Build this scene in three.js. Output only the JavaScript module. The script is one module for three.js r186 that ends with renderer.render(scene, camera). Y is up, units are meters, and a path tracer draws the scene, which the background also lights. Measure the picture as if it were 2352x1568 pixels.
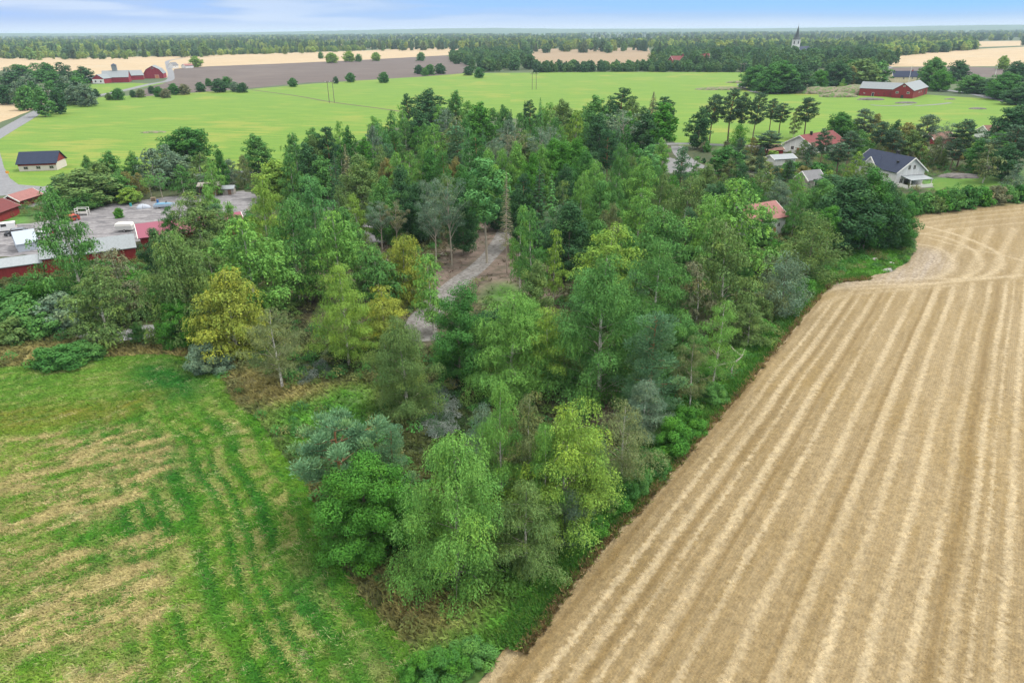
import * as THREE from 'three';
import { mergeGeometries } from 'three/addons/utils/BufferGeometryUtils.js';
import { MarchingCubes } from 'three/addons/objects/MarchingCubes.js';

// ---------------------------------------------------------------- camera, sky, sun, exposure
const scene = new THREE.Scene();
const EYE = 42, FOCAL = 1589, PITCH = Math.atan((784 - 70) / FOCAL);          // a drone 42 m up, tilted down, lens as a 24 mm
const camera = new THREE.PerspectiveCamera(2 * Math.atan(784 / FOCAL) * 180 / Math.PI, 1024 / 682, 1, 30000);
camera.rotation.order = 'YXZ';
camera.rotation.set(-PITCH, 0, -0.0064);
camera.position.set(0, EYE, 0);
camera.updateMatrixWorld(true);
const renderer = new THREE.WebGLRenderer({ antialias: true });
renderer.toneMapping = THREE.LinearToneMapping;
renderer.toneMappingExposure = 1.22;
renderer.shadowMap.enabled = true;

// noise tools
function mulberry(a) { return () => { a = (a + 0x6d2b79f5) | 0; let t = Math.imul(a ^ (a >>> 15), 1 | a); t = (t + Math.imul(t ^ (t >>> 7), 61 | t)) ^ t; return ((t ^ (t >>> 14)) >>> 0) / 4294967296; }; }
const rnd0 = mulberry(77), PERM = new Float32Array(65536).map(() => rnd0());
const hash2 = (x, y) => PERM[((x * 73 + y * 16411) ^ (x << 5)) & 65535];
function noise(x, y) {
  const ix = Math.floor(x), iy = Math.floor(y); let fx = x - ix, fy = y - iy; fx = fx * fx * (3 - 2 * fx); fy = fy * fy * (3 - 2 * fy);
  const a = hash2(ix, iy), b = hash2(ix + 1, iy), c = hash2(ix, iy + 1), d = hash2(ix + 1, iy + 1);
  return a + (b - a) * fx + (c - a) * fy + (a - b - c + d) * fx * fy;
}
const fbm = (x, y, n = 4) => { let s = 0, a = 0.5, t = 0; for (let i = 0; i < n; i++) { s += a * noise(x, y); t += a; a *= 0.5; x = x * 2.03 + 17.1; y = y * 2.03 + 5.7; } return s / t; };
const clamp = (x, a = 0, b = 1) => x < a ? a : x > b ? b : x, lerp = (a, b, t) => a + (b - a) * t, sstep = (x, a, b) => { x = clamp((x - a) / (b - a)); return x * x * (3 - 2 * x); };
const mix3 = (a, b, t) => [lerp(a[0], b[0], t), lerp(a[1], b[1], t), lerp(a[2], b[2], t)];

// sky: thin even cloud overhead, a pale band with streaks above the horizon
{
  const w = 4096, h = 2048, data = new Float32Array(w * h * 4);
  for (let j = 0; j < h; j++) {
    const el = ((j + 0.5) / h - 0.5) * Math.PI, deg = el * 180 / Math.PI;
    for (let i = 0; i < w; i++) {
      const o = (j * w + i) * 4, az = ((i + 0.5) / w - 0.5) * 2 * Math.PI;
      if (deg < -1) { data[o] = 0.42; data[o + 1] = 0.5; data[o + 2] = 0.42; data[o + 3] = 1; continue; }
      const ax = Math.cos(az), az2 = Math.sin(az), d = Math.max(deg, 0);
      const wob = fbm(ax * 3 + 9, az2 * 3 + 4, 3) - 0.5;
      // blue of the clear air between, paler towards the horizon
      let t = sstep(d + wob * 0.4, -0.35, 1.7);
      let c = mix3([0.70, 0.76, 0.84], [0.20, 0.41, 0.75], Math.pow(t, 0.9));
      const side = ax;                                                    // -1 .. 1 from left to right of the view
      if (d < 12) { c[0] += -0.10 * side * t; c[1] += -0.01 * side * t; }
      const k = 1 / (Math.sin(Math.max(el, 0.0)) + 0.045);                // streaks lie on a high flat layer
      const px = ax * k * 0.55 + 3, pz = az2 * k * 0.55 + 8;
      const azd = Math.atan2(ax, -az2) * 57.3, streak = fbm(azd * 0.09 + d * 0.5 + 11, d * 1.5 - azd * 0.035 + 4, 4);
      const veil = sstep(streak + 0.10 * (0.3 - side), 0.47, 0.78) * 0.6 * (0.15 + 0.85 * sstep(-side, -0.35, 0.45));
      c = mix3(c, [0.70, 0.77, 0.86], veil * sstep(d, 0.2, 1.0));
      const deck = sstep(d, 3, 26);                                       // the even cloud deck above
      c = mix3(c, mix3([1.14, 1.11, 1.05], [1.32, 1.28, 1.20], fbm(px * 2, pz * 2, 3)), deck);
      const lum = 1 + 0.55 * Math.sin(Math.max(el, 0)) * deck;
      data[o] = c[0] * lum; data[o + 1] = c[1] * lum; data[o + 2] = c[2] * lum; data[o + 3] = 1;
    }
  }
  const sky = new THREE.DataTexture(data, w, h, THREE.RGBAFormat, THREE.FloatType);
  sky.mapping = THREE.EquirectangularReflectionMapping; sky.magFilter = THREE.LinearFilter; sky.needsUpdate = true;
  scene.background = sky; scene.environment = sky;
}
const sun = new THREE.DirectionalLight(new THREE.Color(1, 0.95, 0.87), 2.6);
sun.position.set(300, 520, -190); sun.target.position.set(20, 0, -120);
sun.castShadow = true; sun.shadow.radius = 20; sun.shadow.mapSize.set(4096, 4096);
Object.assign(sun.shadow.camera, { left: -400, right: 400, top: 400, bottom: -400, near: 1, far: 2000 });
sun.name = 'sun'; scene.add(sun, sun.target); sun.target.name = 'sun_target';
scene.fog = new THREE.FogExp2(new THREE.Color(0.62, 0.81, 1.0), 0.000075);

// ---------------------------------------------------------------- survey: a sighted point -> where it lies on the ground (or at a height)
const V = (x, y, z) => new THREE.Vector3(x, y, z);
function sight(px, py) { return V((px - 1176), -(py - 784), -FOCAL).applyQuaternion(camera.quaternion); }
function G(px, py, h = 0) { const d = sight(px, py), t = (h - EYE) / d.y; return V(d.x * t, h, d.z * t); }
const INV = camera.quaternion.clone().invert();
function seen(p) { const q = p.clone().sub(camera.position).applyQuaternion(INV); return [1176 - q.x / q.z * FOCAL, 784 + q.y / q.z * FOCAL, -q.z]; }
const poly = (list, h = 0) => list.map(([x, y]) => G(x, y, h));
function inside(x, z, P) { let c = false; for (let i = 0, j = P.length - 1; i < P.length; j = i++) { const a = P[i], b = P[j]; if ((a.z > z) !== (b.z > z) && x < (b.x - a.x) * (z - a.z) / (b.z - a.z) + a.x) c = !c; } return c; }
function distLine(x, z, P) { let m = 1e9; for (let i = 0; i + 1 < P.length; i++) { const a = P[i], b = P[i + 1], dx = b.x - a.x, dz = b.z - a.z, t = clamp(((x - a.x) * dx + (z - a.z) * dz) / (dx * dx + dz * dz)); m = Math.min(m, Math.hypot(x - a.x - dx * t, z - a.z - dz * t)); } return m; }

// ---------------------------------------------------------------- things, parts, materials
const taken = new Map();
function numbered(n) { const k = taken.get(n) ?? 0; taken.set(n, k + 1); return k ? n + '_' + String(k).padStart(3, '0') : n; }
function tag(o, label, category, group, kind) { if (label) o.userData.label = label; if (category) o.userData.category = category; if (group) o.userData.group = group; if (kind) o.userData.kind = kind; return o; }
function shade(o) { o.castShadow = o.receiveShadow = true; return o; }
function thing(name, label, category, pos, turn = 0, group) { const g = new THREE.Group(); g.name = numbered(name); g.position.copy(pos); g.rotation.y = turn; tag(g, label, category, group); scene.add(g); return g; }
function part(name, geo, mat, parent) { const m = shade(new THREE.Mesh(geo, mat)); m.name = name; parent.add(m); return m; }
function top(name, geo, mat, kind, label, category, group) { const m = shade(new THREE.Mesh(geo, mat)); m.name = numbered(name); tag(m, label, category, group, kind); scene.add(m); return m; }
const lin = (r, g, b) => new THREE.Color().setRGB(r, g, b);
function mat(rgb, rough = 0.9, extra = {}) { return new THREE.MeshStandardMaterial({ color: lin(...rgb), roughness: rough, ...extra }); }
const toS = new Uint8Array(4097).map((_, i) => { const x = i / 4096; return Math.round(255 * (x <= 0.0031308 ? x * 12.92 : 1.055 * Math.pow(x, 1 / 2.4) - 0.055)); });
function colourTex(w, h, fn, wrap) {       // fn(i, j) -> linear rgb
  const d = new Uint8Array(w * h * 4);
  for (let j = 0; j < h; j++) for (let i = 0; i < w; i++) { const c = fn(i, j), o = (j * w + i) * 4; for (let k = 0; k < 3; k++) d[o + k] = toS[(clamp(c[k]) * 4096) | 0]; d[o + 3] = 255; }
  const t = new THREE.DataTexture(d, w, h); t.colorSpace = THREE.SRGBColorSpace; t.magFilter = THREE.LinearFilter; t.minFilter = THREE.LinearMipmapLinearFilter; t.generateMipmaps = true;
  if (wrap) t.wrapS = t.wrapT = THREE.RepeatWrapping;
  t.needsUpdate = true; return t;
}
function greyTex(w, h, fn, wrap = true) {
  const d = new Uint8Array(w * h * 4);
  for (let j = 0; j < h; j++) for (let i = 0; i < w; i++) { const c = clamp(fn(i, j)) * 255, o = (j * w + i) * 4; d[o] = d[o + 1] = d[o + 2] = c; d[o + 3] = 255; }
  const t = new THREE.DataTexture(d, w, h); t.magFilter = THREE.LinearFilter; if (wrap) t.wrapS = t.wrapT = THREE.RepeatWrapping; t.needsUpdate = true; return t;
}
// a painted mask over a stretch of ground: draw(ctx) works in metres, result is blurred by r texels
function mask(w, h, x0, z0, sx, sz, draw, r = 0) {
  const c = document.createElement('canvas'); c.width = w; c.height = h; const ctx = c.getContext('2d');
  ctx.fillStyle = '#000'; ctx.fillRect(0, 0, w, h); ctx.setTransform(w / sx, 0, 0, h / sz, -x0 * w / sx, -z0 * h / sz);
  ctx.fillStyle = ctx.strokeStyle = '#fff'; ctx.lineCap = ctx.lineJoin = 'round'; draw(ctx);
  const src = ctx.getImageData(0, 0, w, h).data; let a = new Float32Array(w * h); for (let i = 0; i < w * h; i++) a[i] = src[i * 4] / 255;
  for (let pass = 0; r > 0 && pass < 2; pass++) {
    const b = new Float32Array(w * h);
    for (let y = 0; y < h; y++) { let s = 0; for (let x = -r; x < w; x++) { if (x + r < w) s += a[y * w + x + r]; if (x - r - 1 >= 0) s -= a[y * w + x - r - 1]; if (x >= 0) b[y * w + x] = s / (2 * r + 1); } }
    for (let x = 0; x < w; x++) { let s = 0; for (let y = -r; y < h; y++) { if (y + r < h) s += b[(y + r) * w + x]; if (y - r - 1 >= 0) s -= b[(y - r - 1) * w + x]; if (y >= 0) a[y * w + x] = s / (2 * r + 1); } }
  }
  return (x, z) => { const fx = clamp((x - x0) / sx * w - 0.5, 0, w - 1.001), fy = clamp((z - z0) / sz * h - 0.5, 0, h - 1.001), ix = fx | 0, iy = fy | 0, u = fx - ix, v = fy - iy, o = iy * w + ix; return (a[o] * (1 - u) + a[o + 1] * u) * (1 - v) + (a[o + w] * (1 - u) + a[o + w + 1] * u) * v; };
}
const path2 = (ctx, P, close) => { ctx.beginPath(); P.forEach((p, i) => i ? ctx.lineTo(p.x, p.z) : ctx.moveTo(p.x, p.z)); if (close) ctx.closePath(); };
// flat ground sheet from an outline, edges roughened, uv in metres over the box given
function sheet(P, y, uv, rough = 0, step = 3) {
  P = P.filter((a, i) => a.distanceTo(P[(i + 1) % P.length]) > 1e-3);
  let Q = P;
  if (rough) { Q = []; P.forEach((a, i) => { const b = P[(i + 1) % P.length], L = a.distanceTo(b), n = clamp(Math.round(L / step), 1, 120); for (let k = 0; k < n; k++) { const t = k / n, x = lerp(a.x, b.x, t), z = lerp(a.z, b.z, t), e = k ? rough * (fbm(x * 0.7, z * 0.7, 3) - 0.5) * 2 : 0; Q.push(V(x + e * (b.z - a.z) / L, 0, z - e * (b.x - a.x) / L)); } }); }
  const g = new THREE.ShapeGeometry(new THREE.Shape(Q.map((p) => new THREE.Vector2(p.x, -p.z)))); g.rotateX(-Math.PI / 2); g.translate(0, y, 0);
  const p = g.attributes.position, u = g.attributes.uv; for (let i = 0; i < p.count; i++) u.setXY(i, (p.getX(i) - uv[0]) / uv[2], (p.getZ(i) - uv[1]) / uv[3]);
  return g;
}
function ribbon(P, width, y, uvs = 8) {            // road strip along a smooth line
  const c = new THREE.CatmullRomCurve3(P), n = Math.max(12, Math.round(c.getLength() / 3)), pos = [], uv = [], idx = [];
  for (let i = 0; i <= n; i++) { const t = i / n, p = c.getPointAt(t), d = c.getTangentAt(t), w = (typeof width === 'function' ? width(t) : width) * (1 + 0.10 * (fbm(p.x * 0.3, p.z * 0.3, 2) - 0.5)); for (const s of [-1, 1]) { const x = p.x - d.z * s * w / 2, z = p.z + d.x * s * w / 2; pos.push(x, y, z); uv.push(x / uvs, z / uvs); } if (i) { const k = i * 2; idx.push(k - 2, k - 1, k, k - 1, k + 1, k); } }
  const g = new THREE.BufferGeometry(); g.setAttribute('position', new THREE.Float32BufferAttribute(pos, 3)); g.setAttribute('uv', new THREE.Float32BufferAttribute(uv, 2)); g.setIndex(idx); g.computeVertexNormals();
  if (g.attributes.normal.getY(0) < 0) { for (let i = 0; i < idx.length; i += 3) { const q = idx[i]; idx[i] = idx[i + 1]; idx[i + 1] = q; } g.setIndex(idx); g.computeVertexNormals(); }
  return g;
}
const box = (w, h, d, x = 0, y = 0, z = 0) => new THREE.BoxGeometry(w, h, d).translate(x, y, z);
// ---------------------------------------------------------------- the ground: land, fields, meadow, grove floor, roads
const land = new THREE.CircleGeometry(14000, 96); land.rotateX(-Math.PI / 2);
{ const u = land.attributes.uv, p = land.attributes.position; for (let i = 0; i < p.count; i++) u.setXY(i, p.getX(i) / 900, p.getZ(i) / 900); }
const landTex = colourTex(512, 512, (i, j) => { const n = fbm(i / 22, j / 22, 4), k = fbm(i / 5 + 40, j / 5, 2); return mix3([0.032, 0.062, 0.022], [0.075, 0.10, 0.04], clamp(n * 0.9 + k * 0.3 - 0.2)); }, true);
top('ground', land, new THREE.MeshStandardMaterial({ map: landTex, roughness: 1 }), 'structure');

const MEADOW_EDGE = poly([[-330, 872], [0, 846], [120, 838], [250, 822], [360, 815], [440, 822], [500, 852], [540, 925], [600, 972], [640, 1035], [700, 1105], [735, 1180], [775, 1290], [830, 1372], [900, 1445], [955, 1510], [1000, 1580], [1040, 1660]]);
const MEADOW = [...MEADOW_EDGE, V(-13, 0, -8), V(-112, 0, -8), V(-112, 0, -84)];
const FIELD_EDGE = poly([[1050, 1660], [1100, 1568], [1165, 1482], [1225, 1404], [1310, 1290], [1365, 1226], [1440, 1158], [1500, 1088], [1610, 966], [1690, 880], [1790, 762], [1850, 692], [1897, 645], [1990, 636], [2050, 624], [2085, 602], [2104, 572], [2098, 530], [2095, 497], [2200, 482], [2352, 468], [2640, 440], [3000, 412]]);
const FIELD = [...FIELD_EDGE, V(300, 0, -150), V(300, 0, -5), V(-11.5, 0, -8)];
const SPIT = poly([[1897, 647], [1905, 600], [1960, 560], [2060, 560], [2100, 570], [2085, 604], [2050, 626], [1990, 638]]);   // grass tongue between trees and stubble

// grove floor
const FLOOR = [...poly([[-330, 872], [-60, 640], [-60, 500], [90, 452], [130, 405], [300, 400], [560, 402], [760, 352], [880, 312], [960, 292], [1060, 288], [1300, 296], [1500, 290], [1560, 334], [1860, 330], [2352, 316], [2700, 318], [3000, 340], [3000, 412]])];
const FLOOR_ALL = [...FLOOR, ...FIELD_EDGE.slice().reverse().slice(1), V(-12.2, 0, -8), ...MEADOW_EDGE.slice().reverse()];
const FX0 = -190, FZ0 = -345, FSX = 480, FSZ = 340;
const tanMask = mask(1024, 1024, FX0, FZ0, FSX, FSZ, (c) => {
  for (const P of [[[0, 850], [0, 800], [130, 790], [260, 800], [440, 790], [540, 830], [540, 870], [480, 840], [300, 825]], [[520, 850], [560, 835], [640, 890], [760, 880], [870, 900], [830, 930], [700, 930], [640, 990], [560, 940]], [[800, 1310], [900, 1310], [1000, 1380], [1150, 1370], [1230, 1330], [1210, 1420], [1120, 1530], [1040, 1580], [960, 1500], [860, 1400]], [[680, 1080], [730, 1130], [770, 1230], [720, 1200]], [[2090, 480], [2300, 440], [2352, 445], [2352, 470], [2100, 500]]]) { path2(c, poly(P), true); c.fill(); }
}, 5);
const soilMask = mask(1024, 1024, FX0, FZ0, FSX, FSZ, (c) => {
  for (const P of [[[930, 790], [960, 640], [1020, 560], [1110, 490], [1200, 480], [1260, 560], [1290, 660], [1300, 740], [1200, 720], [1080, 700], [1010, 800]], [[1290, 880], [1450, 850], [1440, 980], [1330, 1000]], [[700, 640], [760, 560], [900, 560], [960, 640], [830, 760], [720, 770]], [[1540, 780], [1640, 740], [1600, 850], [1530, 870]]]) { path2(c, poly(P), true); c.fill(); }
}, 6);
const lushMask = mask(1024, 1024, FX0, FZ0, FSX, FSZ, (c) => {
  c.lineWidth = 7; path2(c, FIELD_EDGE.slice(2, 16)); c.stroke();
  path2(c, SPIT, true); c.fill();
  for (const P of [[[1100, 690], [1150, 645], [1190, 660], [1150, 720]], [[740, 900], [860, 880], [850, 960], [760, 960]], [[600, 940], [760, 920], [870, 980], [700, 1060]], [[2110, 415], [2352, 385], [2352, 430], [2150, 440]], [[1640, 330], [1700, 325], [1720, 345], [1650, 350]], [[0, 500], [90, 470], [60, 520], [0, 540]], [[930, 1500], [1060, 1460], [1120, 1440], [1080, 1560], [980, 1580]]]) { path2(c, poly(P), true); c.fill(); }
}, 4);
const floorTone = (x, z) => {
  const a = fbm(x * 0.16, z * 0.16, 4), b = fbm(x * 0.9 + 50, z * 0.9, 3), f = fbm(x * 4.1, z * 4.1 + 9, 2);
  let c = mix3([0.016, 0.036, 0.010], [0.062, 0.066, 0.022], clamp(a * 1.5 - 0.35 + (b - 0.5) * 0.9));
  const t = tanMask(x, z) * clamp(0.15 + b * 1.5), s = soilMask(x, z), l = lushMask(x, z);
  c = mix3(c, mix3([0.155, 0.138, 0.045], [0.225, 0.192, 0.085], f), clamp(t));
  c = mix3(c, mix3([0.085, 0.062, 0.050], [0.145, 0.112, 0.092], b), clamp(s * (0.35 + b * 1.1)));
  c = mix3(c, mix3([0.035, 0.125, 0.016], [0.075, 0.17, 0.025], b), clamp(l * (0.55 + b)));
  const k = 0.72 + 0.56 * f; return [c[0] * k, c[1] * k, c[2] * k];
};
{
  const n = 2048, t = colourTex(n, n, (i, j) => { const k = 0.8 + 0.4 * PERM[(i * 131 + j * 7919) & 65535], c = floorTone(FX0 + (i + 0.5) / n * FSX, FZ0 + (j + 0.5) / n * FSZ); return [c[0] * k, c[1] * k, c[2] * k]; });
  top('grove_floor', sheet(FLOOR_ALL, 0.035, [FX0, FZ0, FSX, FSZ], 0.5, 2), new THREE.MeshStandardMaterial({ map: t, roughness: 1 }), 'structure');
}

// meadow
const MX0 = -114, MZ0 = -96, MSX = 118, MSZ = 90;
const hayMask = mask(1024, 700, MX0, MZ0, MSX, MSZ, (c) => {
  for (const P of [[[-200, 1040], [0, 1015], [190, 985], [330, 975], [400, 1020], [395, 1080], [360, 1120], [300, 1150], [250, 1190], [180, 1220], [100, 1230], [-200, 1260]], [[-200, 1290], [60, 1250], [200, 1250], [300, 1232], [408, 1225], [412, 1250], [300, 1330], [150, 1360], [-200, 1420]], [[-200, 1440], [100, 1380], [230, 1340], [330, 1300], [395, 1290], [400, 1350], [385, 1420], [280, 1480], [120, 1500], [-200, 1560]], [[-200, 1600], [100, 1550], [300, 1520], [400, 1530], [200, 1600]]]) { path2(c, poly(P), true); c.fill(); }
}, 5);
const oliveMask = mask(512, 350, MX0, MZ0, MSX, MSZ, (c) => { for (const P of [[[-200, 960], [0, 940], [200, 925], [340, 930], [300, 960], [0, 1000], [-200, 1020]], [[250, 920], [330, 900], [400, 905], [330, 940]]]) { path2(c, poly(P), true); c.fill(); } }, 5);
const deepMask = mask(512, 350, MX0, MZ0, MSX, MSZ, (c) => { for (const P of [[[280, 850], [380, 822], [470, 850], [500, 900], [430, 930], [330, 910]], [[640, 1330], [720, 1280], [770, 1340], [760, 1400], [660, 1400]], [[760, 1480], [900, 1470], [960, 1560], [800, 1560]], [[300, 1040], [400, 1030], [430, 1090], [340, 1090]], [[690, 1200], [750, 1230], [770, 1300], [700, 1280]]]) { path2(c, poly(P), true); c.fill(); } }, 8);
const HDIR = G(400, 1230).sub(G(60, 1350)).normalize();
const meadowTone = (x, z) => {
  const d = distLine(x, z, MEADOW_EDGE), u = x * HDIR.x + z * HDIR.z, v = -x * HDIR.z + z * HDIR.x;
  const wv = v + 1.1 * (fbm(u * 0.22, v * 0.3, 3) - 0.5) * 2, streak = fbm(u * 0.35, wv * 2.2, 4), big = fbm(x * 0.11 + 3, z * 0.11, 3), f = fbm(x * 3.1, z * 3.1, 3), tuft = fbm(x * 1.1 + 8, z * 1.1, 3);
  let c = mix3([0.030, 0.108, 0.009], [0.085, 0.152, 0.018], clamp(big * 1.7 - 0.45 + (tuft - 0.5)));
  // mowing rounds along the edge
  const s = (d + 1.9 * (fbm(x * 0.1, z * 0.1, 3) - 0.5) + 0.5 * Math.sin(d * 0.9)) / 2.05, ph = s - Math.floor(s), zone = sstep(d, 0.5, 2) * (1 - sstep(d, 15, 21));
  const row = sstep(Math.abs(ph - 0.5) + (tuft - 0.5) * 0.25, 0.2, 0.38);
  c = mix3(c, mix3([0.010, 0.070, 0.008], [0.018, 0.092, 0.011], tuft), row * zone * (0.25 + 0.6 * sstep(fbm(x * 0.17 + 3, z * 0.17, 3), 0.3, 0.65)));
  c = mix3(c, [0.170, 0.160, 0.065], (1 - row) * zone * sstep(tuft + f * 0.5, 0.62, 0.92) * 0.8);
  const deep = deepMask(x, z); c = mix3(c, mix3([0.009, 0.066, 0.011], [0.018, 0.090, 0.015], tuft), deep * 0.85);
  const ol = oliveMask(x, z); c = mix3(c, mix3([0.080, 0.092, 0.014], [0.125, 0.13, 0.024], streak), ol * clamp(streak * 1.8 - 0.2));
  const hay = clamp(hayMask(x, z) * 1.15 + (tuft - 0.5) * 0.9 * (hayMask(x, z) > 0.05 ? 1 : 0)), h = clamp(hay * (sstep(streak + (f - 0.5) * 0.35, 0.30, 0.66) * 1.1 + 0.05));
  c = mix3(c, mix3([0.122, 0.114, 0.042], [0.212, 0.184, 0.088], clamp(streak * 1.6 - 0.35 + (f - 0.5) * 0.7)), h);
  const far = sstep(-z, 68, 78) * (1 - ol) * (1 - deep); c = mix3(c, mix3([0.055, 0.130, 0.016], [0.100, 0.158, 0.030], streak), far * 0.6);
  const wisp = sstep(fbm(u * 0.5 + 31, wv * 3.4, 3) + (f - 0.5) * 0.3, 0.69, 0.8); c = mix3(c, [0.24, 0.205, 0.125], wisp * 0.55);
  const k = 0.70 + 0.6 * f; return [c[0] * k, c[1] * k, c[2] * k];
};
{
  const w = 2048, h = 1640, t = colourTex(w, h, (i, j) => { const k = 0.82 + 0.36 * PERM[(i * 131 + j * 7919) & 65535], c = meadowTone(MX0 + (i + 0.5) / w * MSX, MZ0 + (j + 0.5) / h * MSZ); return [c[0] * k, c[1] * k, c[2] * k]; });
  top('meadow', sheet(MEADOW, 0.05, [MX0, MZ0, MSX, MSZ], 0.5, 1.5), new THREE.MeshStandardMaterial({ map: t, roughness: 1 }), 'structure');
}

// stubble field: straw rows run towards one far point, the headland curls round the spit
const RD = V(sight(2395, 70).x, 0, sight(2395, 70).z).normalize(), rowV = (p) => -p.x * RD.z + p.z * RD.x, rowU = (p) => p.x * RD.x + p.z * RD.z;
const SX0 = -14, SZ0 = -230, SSX = 224, SSZ = 226;
const HEAD = poly([[1880, 676], [1960, 655], [2080, 648], [2200, 640], [2352, 636]]), HEAD_V = G(2000, 650);
const curls = mask(1500, 1434, SX0, SZ0, SSX, SSZ, (c) => {
  const curve = (D, w, a) => { const q = new THREE.CatmullRomCurve3(poly(D)).getPoints(60); c.globalAlpha = a; c.lineWidth = w; path2(c, q); c.stroke(); };
  curve([[1700, 850], [1830, 715], [1900, 668], [1990, 655], [2120, 652], [2352, 632]], 0.9, 0.8);
  curve([[1740, 850], [1870, 715], [1940, 680], [2050, 668], [2200, 655]], 0.8, 0.6);
  curve([[1920, 652], [2010, 646], [2110, 640], [2230, 640], [2300, 615], [2290, 580], [2200, 540], [2105, 515]], 1.0, 0.75);
  curve([[1960, 665], [2120, 655], [2210, 640], [2255, 610], [2235, 575], [2170, 545], [2105, 535]], 0.9, 0.7);
  curve([[2105, 560], [2150, 568], [2185, 590], [2190, 615], [2150, 635], [2060, 645]], 0.9, 0.7);
  curve([[2130, 545], [2220, 570], [2300, 585], [2352, 600]], 0.6, 0.7);
  for (const y of [507, 516, 527, 540]) curve([[2100, y], [2200, y - 14], [2352, y - 29], [2500, y - 46]], 0.5, 0.65);
  for (const [x0, x1] of [[2110, 2185], [2160, 2230], [2215, 2280], [2270, 2330], [2330, 2385]]) curve([[x0, 640], [(x0 + x1) / 2, 585], [x1, 525]], 1.3, 0.5);
}, 2);
const bare = mask(512, 490, SX0, SZ0, SSX, SSZ, (c) => { for (const P of [[[1990, 640], [2080, 612], [2110, 568], [2160, 575], [2180, 610], [2120, 645], [2020, 652]], [[1897, 645], [1990, 636], [2000, 650], [1900, 665]]]) { path2(c, poly(P), true); c.fill(); } }, 4);
const rowsV = [1470, 1540, 1608, 1668, 1738, 1776, 1813, 1858, 1918, 1981, 2047, 2101, 2161, 2219, 2273, 2300, 2339, 2392, 2446, 2505, 2560, 2622, 2680, 2738, 2800, 2858, 2915, 2980, 3040, 3100].map((x) => rowV(G(x, 919)));
const rowsW = [0.5, 0.6, 0.55, 0.7, 0.45, 0.55, 0.28, 0.6, 0.42, 0.6, 0.75, 0.6, 0.6, 0.55, 0.5, 0.25, 0.55, 0.6, 0.6, 0.6, 0.55, 0.7, 0.5, 0.6, 0.3, 0.6, 0.65, 0.5, 0.6, 0.6];
const tracksV = [[1700, 0.22], [1880, 0.16], [1795, 0.2], [2030, 0.2], [2248, 0.2]].map(([x, w]) => [rowV(G(x, 919)), w]);
const stubbleTone = (x, z) => {
  const u = x * RD.x + z * RD.z, v = -x * RD.z + z * RD.x, wob = 0.55 * (fbm(u * 0.045, v * 0.05, 3) - 0.5);
  const big = fbm(x * 0.06, z * 0.06, 3), a = fbm(u * 0.18, v * 2.4, 4), lane = noise(v * 0.55 + 40, u * 0.01), f = fbm(u * 2.6, v * 3.6, 2), chop = fbm(u * 5.5 + 9, v * 2.2, 2);
  let c = mix3([0.164, 0.118, 0.050], [0.216, 0.166, 0.088], clamp(a * 1.5 + big * 0.5 + (lane - 0.5) * 0.8 - 0.55));
  const drill = Math.abs(((v / 0.24) % 1 + 1) % 1 - 0.5) * 2; c = mix3(c, [0.098, 0.074, 0.046], 0.45 * sstep(drill, 0.35, 0.95) * sstep(big + a * 0.3, 0.3, 0.75));
  const dh = distLine(x, z, HEAD), beyond = inside(x, z, UPPER) ? 1 : sstep(6 - dh, 0, 6) * 0.7, keep = 1 - beyond;
  let light = 0; for (let i = 0; i < rowsV.length; i++) { const d = Math.abs(v + wob - rowsV[i]); if (d < 1.7) light = Math.max(light, (1 - sstep(d + (chop - 0.5) * 0.7, rowsW[i] * 0.35, rowsW[i] * 0.95)) * (0.62 + 0.38 * sstep(fbm(u * 0.07 + i * 9, i * 3.3, 2), 0.25, 0.7))); }
  let dark = 0; for (const [tv, tw] of tracksV) { const d = Math.abs(v + wob - tv); dark = Math.max(dark, 1 - sstep(d, tw * 0.5, tw * 2)); }
  const edge = sstep(v, rowV(G(1668, 919)) - 0.5, rowV(G(1640, 919)) - 4) ;
  light = Math.max(light * keep * 0.9, clamp(curls(x, z) * 1.15) * (0.6 + 0.6 * chop));
  c = mix3(c, mix3([0.232, 0.184, 0.106], [0.312, 0.258, 0.166], clamp(chop * 0.9 + f * 0.4)), clamp(light));
  c = mix3(c, [0.120, 0.080, 0.028], dark * keep * 0.55);
  const b = bare(x, z); c = mix3(c, mix3([0.17, 0.135, 0.10], [0.30, 0.265, 0.22], f), clamp(b * (0.3 + a)));
  const k = 0.82 + 0.44 * f; return [c[0] * k, c[1] * k, c[2] * k];
};
const UPPER = poly([[1890, 668], [1990, 660], [2120, 655], [2352, 640], [2640, 620], [2640, 400], [2050, 450], [1880, 600]]);
{
  const w = 2048, h = 1960, t = colourTex(w, h, (i, j) => { const k = 0.78 + 0.44 * PERM[(i * 131 + j * 7919) & 65535], c = stubbleTone(SX0 + (i + 0.5) / w * SSX, SZ0 + (j + 0.5) / h * SSZ); return [c[0] * k, c[1] * k, c[2] * k]; });
  top('stubble_field', sheet(FIELD, 0.05, [SX0, SZ0, SSX, SSZ], 0.45, 1.2), new THREE.MeshStandardMaterial({ map: t, roughness: 1 }), 'structure');
}
console.log('near ground done');

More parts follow.
